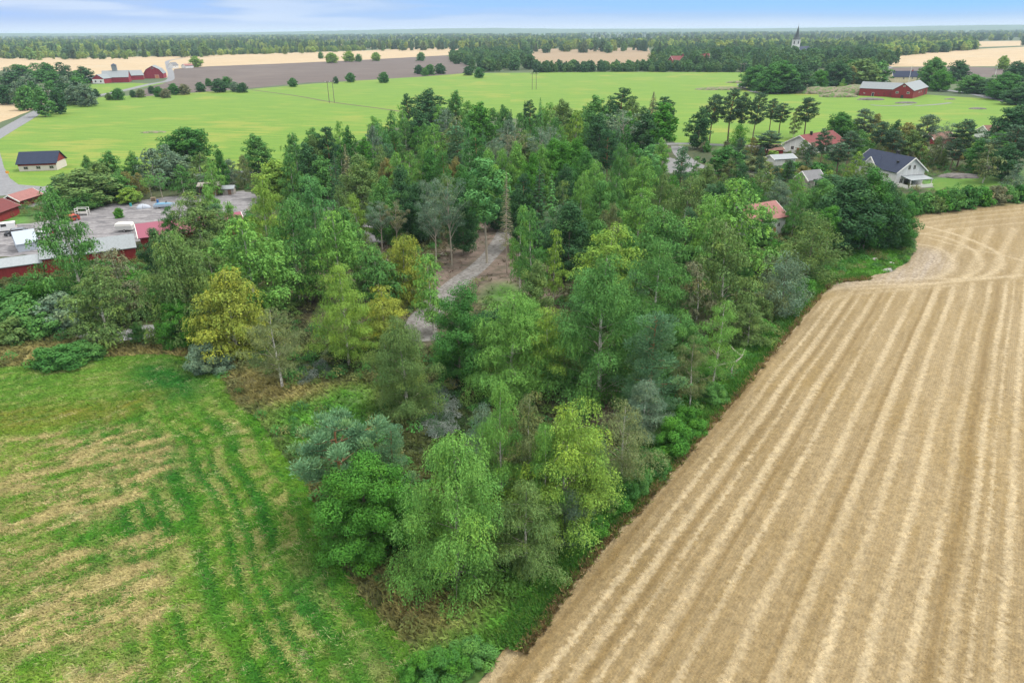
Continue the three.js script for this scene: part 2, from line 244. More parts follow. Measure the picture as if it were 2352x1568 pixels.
// farther fields
function fieldTex(n, cells, a, b, c, dir, stretch, seed) { return colourTex(n, n, (i, j) => { const x = i / n * cells, y = j / n * cells, u = x * dir[0] + y * dir[1], v = (-x * dir[1] + y * dir[0]) * stretch, s = fbm(u + seed, v, 4), w = fbm(x * 0.35 + seed, y * 0.35, 3), f = PERM[(i * 131 + j * 7919 + seed * 77) & 65535]; const q = mix3(mix3(a, b, clamp(s * 1.8 - 0.4)), c, sstep(w + (s - 0.5) * 0.7, 0.55, 0.95)); const k = 0.88 + 0.24 * f; return [q[0] * k, q[1] * k, q[2] * k]; }, true); }
const greenTex = fieldTex(1024, 40, [0.074, 0.165, 0.008], [0.110, 0.194, 0.012], [0.162, 0.200, 0.022], [0.99, 0.12], 5, 3);
const plowTex = fieldTex(512, 24, [0.070, 0.053, 0.048], [0.092, 0.072, 0.064], [0.105, 0.085, 0.075], [0.97, 0.22], 5, 9);
const strawTex = fieldTex(512, 24, [0.30, 0.225, 0.13], [0.37, 0.29, 0.185], [0.33, 0.27, 0.18], [0.9, -0.42], 6, 15);
const tanTex = fieldTex(512, 24, [0.20, 0.145, 0.085], [0.235, 0.175, 0.11], [0.22, 0.165, 0.11], [0.99, 0.1], 5, 21);
const far = (name, P, y, t, size, rough = 2) => top(name, sheet(P.isW ? P.list : poly(P), y, [0, 0, size, size], rough, 12), new THREE.MeshStandardMaterial({ map: t, roughness: 1 }), 'structure');
far('green_field', [[-60, 420], [-40, 345], [30, 293], [90, 256], [150, 233], [240, 222], [420, 214], [560, 206], [720, 192], [900, 180], [1070, 168], [1400, 165], [1720, 166], [1760, 185], [1900, 222], [2100, 215], [2352, 232], [2480, 250], [2520, 340], [1860, 345], [1560, 345], [1300, 280], [1000, 260], [760, 345], [560, 412], [200, 420], [80, 432], [40, 425]], 0.012, greenTex, 420, 1.5);
far('ploughed_field', [[300, 224], [330, 206], [392, 186], [400, 158], [480, 152], [640, 146], [820, 138], [1020, 127], [1075, 140], [1080, 167], [970, 176], [880, 181], [700, 190], [560, 204], [420, 214]], 0.016, plowTex, 500);
far('pale_straw_field', [[-200, 160], [-60, 132], [200, 132], [420, 128], [620, 122], [840, 116], [960, 108], [1110, 106], [1100, 120], [1020, 127], [820, 138], [640, 146], [400, 158], [392, 178], [205, 182], [195, 164]], 0.014, strawTex, 600);
far('tan_field', [[1200, 120], [1230, 112], [1490, 109], [1500, 138], [1400, 150], [1240, 158], [1195, 145]], 0.014, tanTex, 600);
far('straw_field', [[2010, 128], [2150, 118], [2250, 112], [2420, 104], [2480, 150], [2300, 152], [2050, 153], [2010, 146]], 0.014, strawTex, 500);
far('straw_field', [[2235, 95], [2420, 92], [2420, 102], [2250, 108]], 0.018, strawTex, 500);
far('ploughed_field', [[2020, 156], [2200, 152], [2340, 158], [2300, 176], [2150, 178], [2040, 174]], 0.018, plowTex, 400);
far('straw_field', [[-60, 233], [60, 230], [112, 233], [60, 258], [-60, 304]], 0.020, strawTex, 200);
far('farm_paddock', [[195, 212], [205, 194], [300, 190], [352, 192], [380, 190], [300, 206], [230, 218]], 0.020, greenTex, 300);
far('tan_field', [[700, 104], [830, 100], [960, 98], [960, 106], [820, 112], [720, 112]], 0.018, strawTex, 700);

// roads and tracks
const gravelTex = colourTex(512, 512, (i, j) => { const a = fbm(i / 40, j / 40, 3), f = PERM[(i * 131 + j * 7919) & 65535], c = mix3([0.112, 0.115, 0.121], [0.180, 0.184, 0.192], a), k = 0.8 + 0.4 * f; return [c[0] * k, c[1] * k, c[2] * k]; }, true);
const rockTex = colourTex(512, 512, (i, j) => { const a = fbm(i / 60 + fbm(i / 30, j / 30, 2) * 2, j / 25, 4), b = fbm(i / 10, j / 10, 3), c = mix3([0.085, 0.083, 0.094], [0.215, 0.210, 0.222], clamp(a * 1.8 - 0.45)), k = 0.7 + 0.6 * b; return [c[0] * k, c[1] * k, c[2] * k]; }, true);
const fieldRock = new THREE.MeshStandardMaterial({ map: rockTex, color: lin(0.72, 0.68, 0.62), roughness: 0.95 });
const gravel = new THREE.MeshStandardMaterial({ map: gravelTex, roughness: 0.95 }), rockMat = new THREE.MeshStandardMaterial({ map: rockTex, roughness: 0.9 });
const asphalt = new THREE.MeshStandardMaterial({ map: gravelTex, roughness: 0.85, color: lin(1.0, 1.02, 1.08) });
const trackMat = new THREE.MeshStandardMaterial({ map: colourTex(256, 256, (i, j) => { const a = fbm(i / 18, j / 18, 4), f = PERM[(i * 131 + j * 7919) & 65535], c = mix3([0.095, 0.088, 0.082], [0.190, 0.186, 0.184], clamp(a * 2 - 0.5)), k = 0.75 + 0.5 * f; return [c[0] * k, c[1] * k, c[2] * k]; }, true), roughness: 1 });
top('country_road', ribbon(poly([[-120, 380], [-40, 330], [40, 283], [100, 250], [150, 232], [220, 220], [290, 206], [345, 193], [383, 186], [392, 172], [385, 150], [388, 139], [420, 133]]), (t) => lerp(7.5, 6, t), 0.05), asphalt, 'structure');
top('country_road', sheet(poly([[-80, 330], [-2, 348], [8, 384], [22, 410], [42, 424], [92, 428], [150, 436], [150, 446], [60, 445], [0, 450], [-120, 460]]), 0.055, [0, 0, 8, 8], 0.2, 3), asphalt, 'structure');
top('country_road', ribbon(poly([[100, 432], [240, 418], [420, 404], [560, 396], [680, 385]]), 6, 0.045), asphalt, 'structure');
const TRACKLINE = poly([[1186, 478], [1176, 505], [1158, 545], [1105, 607], [1045, 655], [990, 712], [966, 748], [976, 784]]);
const YARDS = [poly([[-60, 540], [0, 520], [90, 510], [190, 486], [250, 470], [380, 452], [560, 438], [600, 452], [560, 500], [330, 552], [316, 600], [0, 645], [-60, 650]]), poly([[745, 470], [790, 448], [850, 450], [920, 510], [880, 560], [800, 560], [740, 520]]), poly([[1490, 325], [1860, 325], [1870, 410], [1560, 400], [1490, 395]]), poly([[2100, 435], [2150, 405], [2352, 395], [2352, 430]]), poly([[160, 776], [195, 760], [290, 752], [318, 742], [358, 740], [366, 774], [330, 784], [262, 792], [190, 786]])];
top('yard_drive', ribbon(poly([[-80, 500], [0, 481], [60, 474], [110, 462]]), 4.5, 0.046), gravel, 'structure');
top('grove_track', ribbon(poly([[1186, 478], [1176, 505], [1158, 545], [1105, 607], [1045, 655], [990, 712], [966, 748], [976, 784]]), (t) => 4.3 + 0.8 * Math.sin(t * 9), 0.045, 6), trackMat, 'structure');
top('residential_road', ribbon(poly([[1380, 330], [1500, 332], [1570, 330], [1660, 333], [1760, 338]]), 5, 0.05), gravel, 'structure');
top('residential_road', ribbon(poly([[1556, 335], [1562, 352], [1580, 368], [1608, 382], [1650, 388], [1720, 392], [1790, 402], [1860, 405]]), 5, 0.054), gravel, 'structure');
top('gravel_turnaround', sheet(poly([[1500, 372], [1540, 362], [1575, 372], [1600, 392], [1560, 398], [1520, 400], [1490, 392]]), 0.047, [0, 0, 7, 7], 0.8, 2), gravel, 'structure');
top('field_lane', ribbon(poly([[1700, 193], [1705, 200], [1722, 207], [1745, 213], [1790, 216]]), 5, 0.05), gravel, 'structure');
top('farm_road', ribbon(poly([[2352, 240], [2300, 230], [2230, 215], [2165, 205], [2120, 196], [2060, 190], [2020, 178], [2030, 160], [2048, 153]]), 6, 0.05), asphalt, 'structure');
top('farm_lane', ribbon(poly([[2095, 240], [2070, 242], [2035, 243], [2000, 241]]), 3.2, 0.05), gravel, 'structure');
top('farm_lane', ribbon(poly([[2185, 236], [2150, 240], [2120, 242], [2104, 243]]), 3, 0.05), gravel, 'structure');
top('field_ditch', ribbon(poly([[575, 206], [680, 220], [760, 234], [880, 250], [960, 262]]), 2.2, 0.03), mat([0.075, 0.06, 0.035], 1), 'structure');
top('garden_lawn', sheet(poly([[2112, 432], [2150, 412], [2240, 402], [2330, 405], [2352, 420], [2250, 430], [2160, 440]]), 0.045, [0, 0, 40, 40], 0.8, 2), new THREE.MeshStandardMaterial({ map: greenTex, roughness: 1, color: lin(0.6, 0.75, 0.7) }), 'structure');
// yard of bare rock and gravel
top('rock_yard', sheet(poly([[-60, 540], [0, 520], [90, 510], [150, 498], [190, 486], [250, 470], [380, 452], [480, 446], [560, 438], [600, 452], [560, 500], [330, 552], [160, 585], [-60, 590]]), 0.05, [0, 0, 22, 14], 1.2, 2), rockMat, 'structure');
top('rock_yard', sheet(poly([[745, 470], [790, 448], [850, 450], [900, 470], [920, 510], [880, 560], [800, 560], [740, 520]]), 0.05, [0, 0, 16, 11], 1, 2), rockMat, 'structure');
{ // small pale pond
  const P = poly([[172, 772], [200, 765], [245, 766], [290, 758], [318, 748], [352, 746], [358, 770], [330, 778], [262, 785], [230, 778], [195, 779]]);
  top('pond', sheet(P, 0.055, [0, 0, 5, 5], 0.25, 0.8), new THREE.MeshPhysicalMaterial({ color: lin(0.30, 0.31, 0.31), roughness: 0.12, clearcoat: 1, clearcoatRoughness: 0.05 }), 'structure');
}
console.log('ground done');
// ---------------------------------------------------------------- trees: tapered trunk with limbs, crown of leaf-sized faces in clumps
const barkTex = colourTex(64, 256, (i, j) => { const n = noise(i / 9, j / 2.2), m = noise(i / 20 + 7, j / 30), b = sstep(n + (m - 0.5) * 0.7, 0.66, 0.8); return mix3([0.62, 0.60, 0.55], [0.07, 0.06, 0.055], b * 0.85); }, true);
const BARK = {
  birch: new THREE.MeshStandardMaterial({ map: barkTex, roughness: 0.85, vertexColors: true }),
  grey: new THREE.MeshStandardMaterial({ color: lin(0.17, 0.15, 0.125), roughness: 0.95, vertexColors: true }),
  pine: new THREE.MeshStandardMaterial({ color: lin(1, 1, 1), roughness: 0.95, vertexColors: true }),
  pale: new THREE.MeshStandardMaterial({ color: lin(0.33, 0.30, 0.25), roughness: 0.95, vertexColors: true }),
  dead: new THREE.MeshStandardMaterial({ color: lin(0.34, 0.28, 0.235), roughness: 0.95, vertexColors: true }),
};
const leafMat = (r, g, b) => new THREE.MeshPhysicalMaterial({ color: lin(r, g, b), roughness: 1, specularIntensity: 0.2, transmission: 0.18, thickness: 0, vertexColors: true, side: THREE.DoubleSide });
const LEAF = {
  light: leafMat(0.146, 0.318, 0.066), green: leafMat(0.090, 0.226, 0.056), olive: leafMat(0.127, 0.214, 0.064), khaki: leafMat(0.151, 0.195, 0.079), yellow: leafMat(0.245, 0.300, 0.050), lime: leafMat(0.198, 0.332, 0.058),
  deep: leafMat(0.058, 0.177, 0.039), dark: leafMat(0.045, 0.120, 0.045), grey: leafMat(0.134, 0.212, 0.134), pine: leafMat(0.102, 0.217, 0.102), spruce: leafMat(0.048, 0.126, 0.055), rust: leafMat(0.209, 0.202, 0.068), brown: leafMat(0.171, 0.185, 0.102), vivid: leafMat(0.068, 0.211, 0.030), conifer: leafMat(0.078, 0.150, 0.084), needle: leafMat(0.147, 0.286, 0.143), mint: leafMat(0.104, 0.270, 0.081),
};
class Leaves {
  constructor() { this.p = []; this.c = []; this.i = []; }
  // one leaf spray: rhombus at c, facing n, long axis a
  add(c, n, a, len, wid, col) {
    let bx = n.y * a.z - n.z * a.y, by = n.z * a.x - n.x * a.z, bz = n.x * a.y - n.y * a.x; const l = Math.hypot(bx, by, bz) || 1; bx *= wid / l; by *= wid / l; bz *= wid / l;
    const ax = a.x * len, ay = a.y * len, az = a.z * len, k = this.p.length / 3;
    this.p.push(c.x - ax, c.y - ay, c.z - az, c.x + bx + ax * 0.1, c.y + by + ay * 0.1, c.z + bz + az * 0.1, c.x + ax, c.y + ay, c.z + az, c.x - bx + ax * 0.1, c.y - by + ay * 0.1, c.z - bz + az * 0.1);
    for (let q = 0; q < 4; q++) this.c.push(col[0], col[1], col[2]);
    this.i.push(k, k + 1, k + 2, k, k + 2, k + 3);
  }
  build() { const g = new THREE.BufferGeometry(); g.setAttribute('position', new THREE.Float32BufferAttribute(this.p, 3)); g.setAttribute('color', new THREE.Float32BufferAttribute(this.c, 3)); g.setIndex(this.i); g.computeVertexNormals(); return g; }
}
class Wood {
  constructor() { this.p = []; this.c = []; this.u = []; this.i = []; }
  limb(pts, r0, r1, sides, col) {
    const n = pts.length, base = this.p.length / 3; let up = V(0, 0, 1), run = 0;
    for (let k = 0; k < n; k++) {
      const d = pts[Math.min(k + 1, n - 1)].clone().sub(pts[Math.max(k - 1, 0)]).normalize(); let s = d.clone().cross(up); if (s.lengthSq() < 1e-4) s = d.clone().cross(V(1, 0, 0)); s.normalize(); const t = s.clone().cross(d), f = k / (n - 1), r = lerp(r0, r1, f), cc = typeof col === 'function' ? col(f) : col;
      if (k) run += pts[k].distanceTo(pts[k - 1]);
      for (let q = 0; q <= sides; q++) { const a = q / sides * Math.PI * 2, ca = Math.cos(a) * r, sa = Math.sin(a) * r; this.p.push(pts[k].x + s.x * ca + t.x * sa, pts[k].y + s.y * ca + t.y * sa, pts[k].z + s.z * ca + t.z * sa); this.c.push(...cc); this.u.push(q / sides, run / 2.4); }
      if (k) for (let q = 0; q < sides; q++) { const a = base + (k - 1) * (sides + 1) + q, b = a + sides + 1; this.i.push(a, b, a + 1, b, b + 1, a + 1); }
    }
  }
  build() { const g = new THREE.BufferGeometry(); g.setAttribute('position', new THREE.Float32BufferAttribute(this.p, 3)); g.setAttribute('color', new THREE.Float32BufferAttribute(this.c, 3)); g.setAttribute('uv', new THREE.Float32BufferAttribute(this.u, 2)); g.setIndex(this.i); g.computeVertexNormals(); return g; }
}
const egg = (m, lo, p = 0.85) => (t) => t < m ? lerp(lo, 1, Math.sin(t / m * Math.PI / 2)) : Math.pow(Math.max(0, Math.cos((t - m) / (1 - m) * Math.PI / 2)), p);
const KINDS = {
  birch: { H: 16, R: 3.6, base: 0.18, prof: egg(0.34, 0.6, 0.75), nb: 36, cl: 0.86, up: 0.75, droop: 0.9, tall: 1.5, leaf: 0.15, slim: 0.5, bark: 'birch', tr: 0.17 },
  slimbirch: { H: 16, R: 2.2, base: 0.2, prof: egg(0.3, 0.5, 0.75), nb: 24, cl: 0.8, up: 0.9, droop: 0.7, tall: 1.45, leaf: 0.15, slim: 0.5, bark: 'birch', tr: 0.13 },
  fullbirch: { H: 16, R: 4.4, base: 0.06, prof: egg(0.3, 0.78, 0.7), nb: 56, cl: 1.0, up: 0.7, droop: 0.85, tall: 1.45, leaf: 0.15, slim: 0.5, thin: 1.25, bark: 'birch', tr: 0.22 },
  thinbirch: { H: 14, R: 3, base: 0.3, prof: egg(0.4, 0.6, 0.8), nb: 26, cl: 0.75, up: 0.9, droop: 0.7, tall: 1.3, leaf: 0.125, slim: 0.5, bark: 'birch', tr: 0.14, thin: 0.62 },
  oak: { H: 13, R: 5, base: 0.06, prof: egg(0.4, 0.78, 0.5), nb: 62, cl: 1.15, up: 0.55, droop: 0.1, tall: 0.8, leaf: 0.165, slim: 0.75, bark: 'grey', tr: 0.32, thin: 1.25 },
  alder: { H: 15, R: 3.8, base: 0.1, prof: egg(0.36, 0.74, 0.65), nb: 44, cl: 1.05, up: 0.6, droop: 0.15, tall: 0.95, leaf: 0.18, slim: 0.7, bark: 'grey', tr: 0.22 },
  aspen: { H: 18, R: 2.6, base: 0.42, prof: egg(0.4, 0.55, 0.7), nb: 26, cl: 0.85, up: 0.8, droop: 0.15, tall: 1.0, leaf: 0.18, slim: 0.75, bark: 'pale', tr: 0.18 },
  willow: { H: 9, R: 3.6, base: 0.08, prof: egg(0.45, 0.8, 0.6), nb: 32, cl: 0.95, up: 1.0, droop: 0.2, tall: 1.0, leaf: 0.17, slim: 0.32, bark: 'grey', tr: 0.14, thin: 0.85 },
  ash: { H: 16, R: 3.6, base: 0.5, prof: egg(0.55, 0.5, 0.6), nb: 20, cl: 0.8, up: 1.2, droop: 0.1, tall: 0.8, leaf: 0.16, slim: 0.4, bark: 'pale', tr: 0.17, thin: 0.55, limb: 1.6 },
  shrub: { H: 3.2, R: 2, base: 0.0, prof: egg(0.4, 0.85, 0.55), nb: 20, cl: 0.62, up: 0.8, droop: 0.1, tall: 0.8, leaf: 0.14, slim: 0.65, bark: 'grey', tr: 0.05 },
};
const leafTone = (rnd, w) => { const v = 0.78 + 0.44 * rnd(), y = (rnd() - 0.5) * 0.2; return [v * (1 + y) * w[0], v * w[1], v * (1 - y * 0.6) * w[2]]; };
function broadleaf(kind, seed, detail) {
  const K = KINDS[kind], rnd = mulberry(seed * 7919 + 13), L = new Leaves(), Wd = new Wood(), R = K.R, H = K.H, sz = K.leaf / Math.sqrt(detail) * (detail < 1 ? 1 : 1), lean = [(rnd() - 0.5) * 0.08, (rnd() - 0.5) * 0.08];
  const trunkAt = (f) => V(Math.sin(f * 5 + seed) * 0.016 * H * f + lean[0] * H * f * f, f * H * 0.96, Math.cos(f * 4 + seed * 2) * 0.016 * H * f + lean[1] * H * f * f);
  const bark = (f) => { const v = 0.8 + 0.3 * rnd(); return [v, v, v]; };
  if (kind !== 'shrub') Wd.limb(Array.from({ length: 9 }, (_, i) => trunkAt(i / 8)), K.tr, K.tr * 0.12, 7, bark);
  const lump = Array.from({ length: 7 }, () => 0.78 + 0.4 * rnd());
  for (let b = 0; b < K.nb; b++) {
    const t = Math.pow((b + rnd() * 0.9) / K.nb, 0.92), az = b * 2.399 + (rnd() - 0.5) * 0.9, r = R * K.prof(t) * (0.72 + 0.40 * rnd()) * ((kind === 'oak' ? 0.86 : 0.72) + (kind === 'oak' ? 0.26 : 0.58) * noise(Math.cos(az) * 1.5 + seed * 3.7, Math.sin(az) * 1.5 + t * 4.2 + seed)), y = H * lerp(K.base, 0.985, t);
    const root = trunkAt(clamp((y - r * K.up) / (H * 0.96), kind === 'shrub' ? 0 : 0.06, 0.97)), tc = trunkAt(clamp(y / H)), end = V(tc.x + Math.cos(az) * r, y - r * K.droop * 0.35, tc.z + Math.sin(az) * r);
    const mid = root.clone().lerp(end, 0.55).add(V(0, r * 0.22 * K.up + 0.2, 0)), q = (s) => { const a = root.clone().lerp(mid, s), c = mid.clone().lerp(end, s); return a.lerp(c, s); };
    const lr = K.tr * (0.16 + 0.3 * (1 - t)) * (K.limb ?? 1);
    Wd.limb([0, 0.33, 0.66, 1].map(q), lr * 0.7, lr * 0.12, 4, K.bark === 'birch' ? (f) => { const v = lerp(0.75, 0.3, f); return [v, v * 0.92, v * 0.85]; } : bark);
    const n = Math.max(1, Math.round(r / (K.cl * 0.98) + rnd() * 0.8));
    for (let c = 0; c < n; c++) {
      const s = n === 1 ? 0.85 : lerp(0.3, 1.06, (c + rnd() * 0.7) / n), o = q(s), size = K.cl * (0.66 + 0.66 * rnd()) * (s > 0.8 ? 1.05 : 0.85);
      o.x += (rnd() - 0.5) * size * 1.1; o.z += (rnd() - 0.5) * size * 1.1; o.y += (rnd() - 0.5) * size * 0.7 - size * K.droop * 0.35;
      const warm = rnd(), tone = warm > 0.86 ? [1.16, 1.08, 0.9] : warm < 0.2 ? [0.84, 0.9, 0.95] : [1, 1, 1], m = Math.round(112 * detail * (K.thin ?? 1) * (size / K.cl) ** 2 * (0.75 + 0.5 * rnd()));
      if (K.droop > 0.5) {      // hanging strands of small leaves, falling from the dome of the clump
        const per = 7, ns = Math.max(2, Math.round(m * 1.32 / per));
        for (let k = 0; k < ns; k++) {
          const u = 1 - 1.1 * rnd(), ph = rnd() * 6.283, w = Math.sqrt(Math.max(0, 1 - u * u)), rr = 0.35 + 0.65 * Math.sqrt(rnd()), dx = Math.cos(ph) * w, dz = Math.sin(ph) * w, len = size * K.tall * (0.35 + 0.75 * rnd()), sx = o.x + dx * rr * size, sy = o.y + u * rr * size * 0.8, sz2 = o.z + dz * rr * size, sv = 0.86 + 0.28 * rnd();
          for (let j = 0; j < per; j++) {
            const f = (j + rnd()) / per, p = V(sx + dx * 0.3 * f * len + (rnd() - 0.5) * 0.2, sy - f * f * len + (rnd() - 0.5) * 0.1, sz2 + dz * 0.3 * f * len + (rnd() - 0.5) * 0.2); if (p.y < 0.15) continue;
            const N = V(dx * 0.8 + (rnd() - 0.5) * 1.1, 0.55 - 0.35 * f + (rnd() - 0.5) * 0.9, dz * 0.8 + (rnd() - 0.5) * 1.1).normalize(), A = V(dx * (0.9 - f) + (rnd() - 0.5) * 0.6, -0.3 - f, dz * (0.9 - f) + (rnd() - 0.5) * 0.6); A.addScaledVector(N, -A.dot(N)).normalize();
            const l = sz * (0.6 + 0.6 * rnd()), c = leafTone(rnd, tone); L.add(p, N, A, l, l * K.slim, [c[0] * sv, c[1] * sv, c[2] * sv]);
          }
        }
        continue;
      }
      for (let k = 0; k < m; k++) {
        const u = 1 - 1.7 * Math.pow(rnd(), 0.9), ph = rnd() * 6.283, w = Math.sqrt(1 - u * u), rr = 0.4 + 0.64 * Math.sqrt(rnd()), dx = Math.cos(ph) * w, dy = u, dz = Math.sin(ph) * w, p = V(o.x + dx * rr * size, o.y + dy * rr * size * K.tall, o.z + dz * rr * size);
        if (p.y < 0.15) continue;
        const N = V(dx + (rnd() - 0.5) * 1.0, dy * 0.9 + 0.4 + (rnd() - 0.5) * 1.0, dz + (rnd() - 0.5) * 1.0).normalize(), A = V(rnd() - 0.5, rnd() - 0.5, rnd() - 0.5); A.addScaledVector(N, -A.dot(N)).normalize();
        const l = sz * (0.65 + 0.6 * rnd()); L.add(p, N, A, l, l * K.slim, leafTone(rnd, tone));
      }
    }
  }
  return { H, R: R * 1.02, wood: Wd.build(), crown: L.build(), bark: BARK[K.bark] };
}
function pineTree(seed, detail, style) {      // style: 0 tall bare stem, 1 spreading low, 2 young and full
  const rnd = mulberry(seed * 104729 + 5), L = new Leaves(), Wd = new Wood(), H = [17, 10, 11][style], R = [2.7, 4.6, 2.4][style], base = [0.42, 0.42, 0.12][style], tr = [0.2, 0.26, 0.15][style];
  const bend = (rnd() - 0.5) * 0.07 * H, trunkAt = (f) => V(Math.sin(f * 4 + seed) * 0.02 * H * f + bend * f * f, f * H * 0.95, Math.cos(f * 3 + seed) * 0.02 * H * f);
  const bark = (f) => { const v = 0.85 + 0.3 * rnd(), k = sstep(f, 0.3, 0.6); const c = mix3([0.13, 0.095, 0.07], [0.34, 0.165, 0.08], k); return c.map((x) => x * v); }, lb = () => { const v = 0.8 + 0.3 * rnd(); return [0.27 * v, 0.15 * v, 0.085 * v]; };
  Wd.limb(Array.from({ length: 9 }, (_, i) => trunkAt(i / 8)), tr, tr * 0.3, 7, bark);
  const nb = [27, 24, 30][style];
  for (let b = 0; b < nb; b++) {
    const t = (b + rnd() * 0.8) / nb, az = b * 2.399 + rnd() * 0.8, prof = style === 2 ? Math.pow(1 - t, 0.7) * 0.9 + 0.15 : style === 1 ? 0.35 + 0.75 * Math.sin(Math.PI * clamp(0.25 + t * 0.7)) : egg(0.42, 0.45, 0.7)(t) * 0.95 + 0.1, r = R * prof * (0.6 + 0.5 * rnd()), y = H * lerp(base, 0.985, t), root = trunkAt(clamp((y - r * 0.25) / (H * 0.95), 0, 0.98)), tc = trunkAt(clamp(y / H)), end = V(tc.x + Math.cos(az) * r, y + r * 0.08, tc.z + Math.sin(az) * r);
    const mid = root.clone().lerp(end, 0.5).add(V((rnd() - 0.5) * 0.4, -0.05 * r, (rnd() - 0.5) * 0.4)), q = (s) => root.clone().lerp(mid, s).lerp(mid.clone().lerp(end, s), s);
    Wd.limb([0, 0.35, 0.7, 1].map(q), tr * 0.34, tr * 0.08, 4, lb);
    const n = Math.max(1, Math.round(r / 0.95 + rnd()));
    for (let c = 0; c < n; c++) {
      const s = lerp(0.45, 1.05, (c + rnd()) / n), o = q(s), size = (0.6 + 0.5 * rnd()) * (style === 1 ? 0.95 : 1); o.x += (rnd() - 0.5) * 0.9; o.z += (rnd() - 0.5) * 0.9; o.y += 0.1 + rnd() * (style === 1 ? 0.5 : 0.25);
      const m = Math.round((style === 1 ? 85 : style === 0 ? 165 : 120) * detail * size * size * (0.8 + 0.4 * rnd())), v = rnd(), tone = v > 0.85 ? [1.2, 1.1, 0.9] : v < 0.2 ? [0.85, 0.9, 0.95] : [1, 1, 1];
      for (let k = 0; k < m; k++) {
        const u = rnd() * 2 - 1, ph = rnd() * 6.283, w = Math.sqrt(1 - u * u), rr = (style === 1 ? 0.2 + 1.0 * rnd() : 0.35 + 0.65 * Math.sqrt(rnd())), dx = Math.cos(ph) * w, dz = Math.sin(ph) * w, p = V(o.x + dx * rr * size, o.y + u * rr * size * (style === 1 ? 0.45 : 0.62), o.z + dz * rr * size);
        const A = V(dx * 0.8 + (rnd() - 0.5), 0.55 + u * 0.4 + (rnd() - 0.5) * 0.6, dz * 0.8 + (rnd() - 0.5)).normalize(), N = V(rnd() - 0.5, rnd() * 0.9, rnd() - 0.5); N.addScaledVector(A, -N.dot(A)).normalize();
        const l = (style === 1 ? 0.3 : 0.2) / Math.sqrt(detail) * (0.7 + 0.6 * rnd()); L.add(p, N, A, l, l * 0.3, leafTone(rnd, tone));
      }
    }
  }
  return { H, R, wood: Wd.build(), crown: L.build(), bark: BARK.pine };
}
function spruceTree(seed, detail, dead) {
  const rnd = mulberry(seed * 15485863 + 3), L = new Leaves(), Wd = new Wood(), H = 18, R = 2.7, tr = 0.2, trunkAt = (f) => V(Math.sin(seed + f * 2) * 0.1 * f, f * H, Math.cos(seed + f * 3) * 0.1 * f), bark = () => { const v = 0.8 + 0.35 * rnd(); return [v, v, v]; };
  Wd.limb(Array.from({ length: 9 }, (_, i) => trunkAt(i / 8)), tr, 0.02, 7, bark);
  const tiers = dead ? 34 : 30;
  for (let k = 0; k < tiers; k++) {
    const f = lerp(dead ? 0.3 : 0.07, 0.985, k / (tiers - 1)), n = Math.round(lerp(8, 4, f));
    for (let b = 0; b < n; b++) {
      if (dead && rnd() < 0.22) continue;
      const az = (b + rnd() * 0.6) / n * 6.283 + k * 1.1, r = (R * Math.pow(1 - f, 0.85) + 0.12) * (0.7 + 0.45 * rnd()) * (dead ? 0.85 : 1), root = trunkAt(f), end = V(root.x + Math.cos(az) * r, root.y - r * (dead ? 0.28 : 0.32) + 0.05, root.z + Math.sin(az) * r), mid = root.clone().lerp(end, 0.55).add(V(0, -r * 0.1, 0)); end.y += r * 0.1;
      const q = (s) => root.clone().lerp(mid, s).lerp(mid.clone().lerp(end, s), s);
      Wd.limb([0, 0.5, 1].map(q), (0.045 * (1 - f) + 0.016) * (dead ? 1.3 : 1), 0.012, 3, bark);
      const side = V(-Math.sin(az), 0, Math.cos(az)), m = Math.max(3, Math.round((dead ? 12 : 17) * r * detail));
      for (let j = 0; j < m; j++) {
        const s = lerp(0.15, 1.04, Math.sqrt(rnd())), p = q(Math.min(s, 1)), wside = (rnd() - 0.5) * r * 0.62 * (1.1 - s * 0.5); p.addScaledVector(side, wside); p.y += (dead ? -0.12 : -0.16) * rnd() - Math.abs(wside) * 0.2;
        const A = V(Math.cos(az) * 0.6, dead ? -0.5 : -0.35 - rnd() * 0.6, Math.sin(az) * 0.6).addScaledVector(side, wside * 1.2 + (rnd() - 0.5) * 0.5).normalize(), N = V(Math.cos(az) * 0.4 + (rnd() - 0.5) * 0.7, 1, Math.sin(az) * 0.4 + (rnd() - 0.5) * 0.7); N.addScaledVector(A, -N.dot(A)).normalize();
        const l = (dead ? 0.17 : 0.26) / Math.sqrt(detail) * (0.7 + 0.6 * rnd()); L.add(p, N, A, l, l * (dead ? 0.2 : 0.3), leafTone(rnd, rnd() > 0.85 ? [1.3, 1.15, 0.9] : [1, 1, 1]));
      }
    }
  }
  return { H, R, wood: Wd.build(), crown: L.build(), bark: dead ? BARK.dead : BARK.grey };
}
// prototypes by kind and level of detail, made when first asked for
const protos = new Map();
function proto(kind, lod, v) {
  const key = kind + lod + '_' + v; if (protos.has(key)) return protos.get(key);
  const d = [3.0, 1.2, 0.48, 0.16, 0.035][lod], s = [...key].reduce((a, c) => (a * 31 + c.charCodeAt(0)) % 9973, 7);
  const p = kind === 'pine' ? pineTree(s, d, 0) : kind === 'widepine' ? pineTree(s, d, 1) : kind === 'youngpine' ? pineTree(s, d, 2) : kind === 'spruce' ? spruceTree(s, d, false) : kind === 'deadspruce' ? spruceTree(s, d, true) : broadleaf(kind, s, d);
  protos.set(key, p); return p;
}
const NAME = { birch: 'birch_tree', slimbirch: 'birch_tree', fullbirch: 'birch_tree', thinbirch: 'birch_tree', oak: 'oak_tree', alder: 'alder_tree', aspen: 'aspen_tree', willow: 'willow_tree', ash: 'ash_tree', shrub: 'shrub', pine: 'pine_tree', widepine: 'pine_tree', youngpine: 'pine_tree', spruce: 'spruce_tree', deadspruce: 'dead_spruce' };
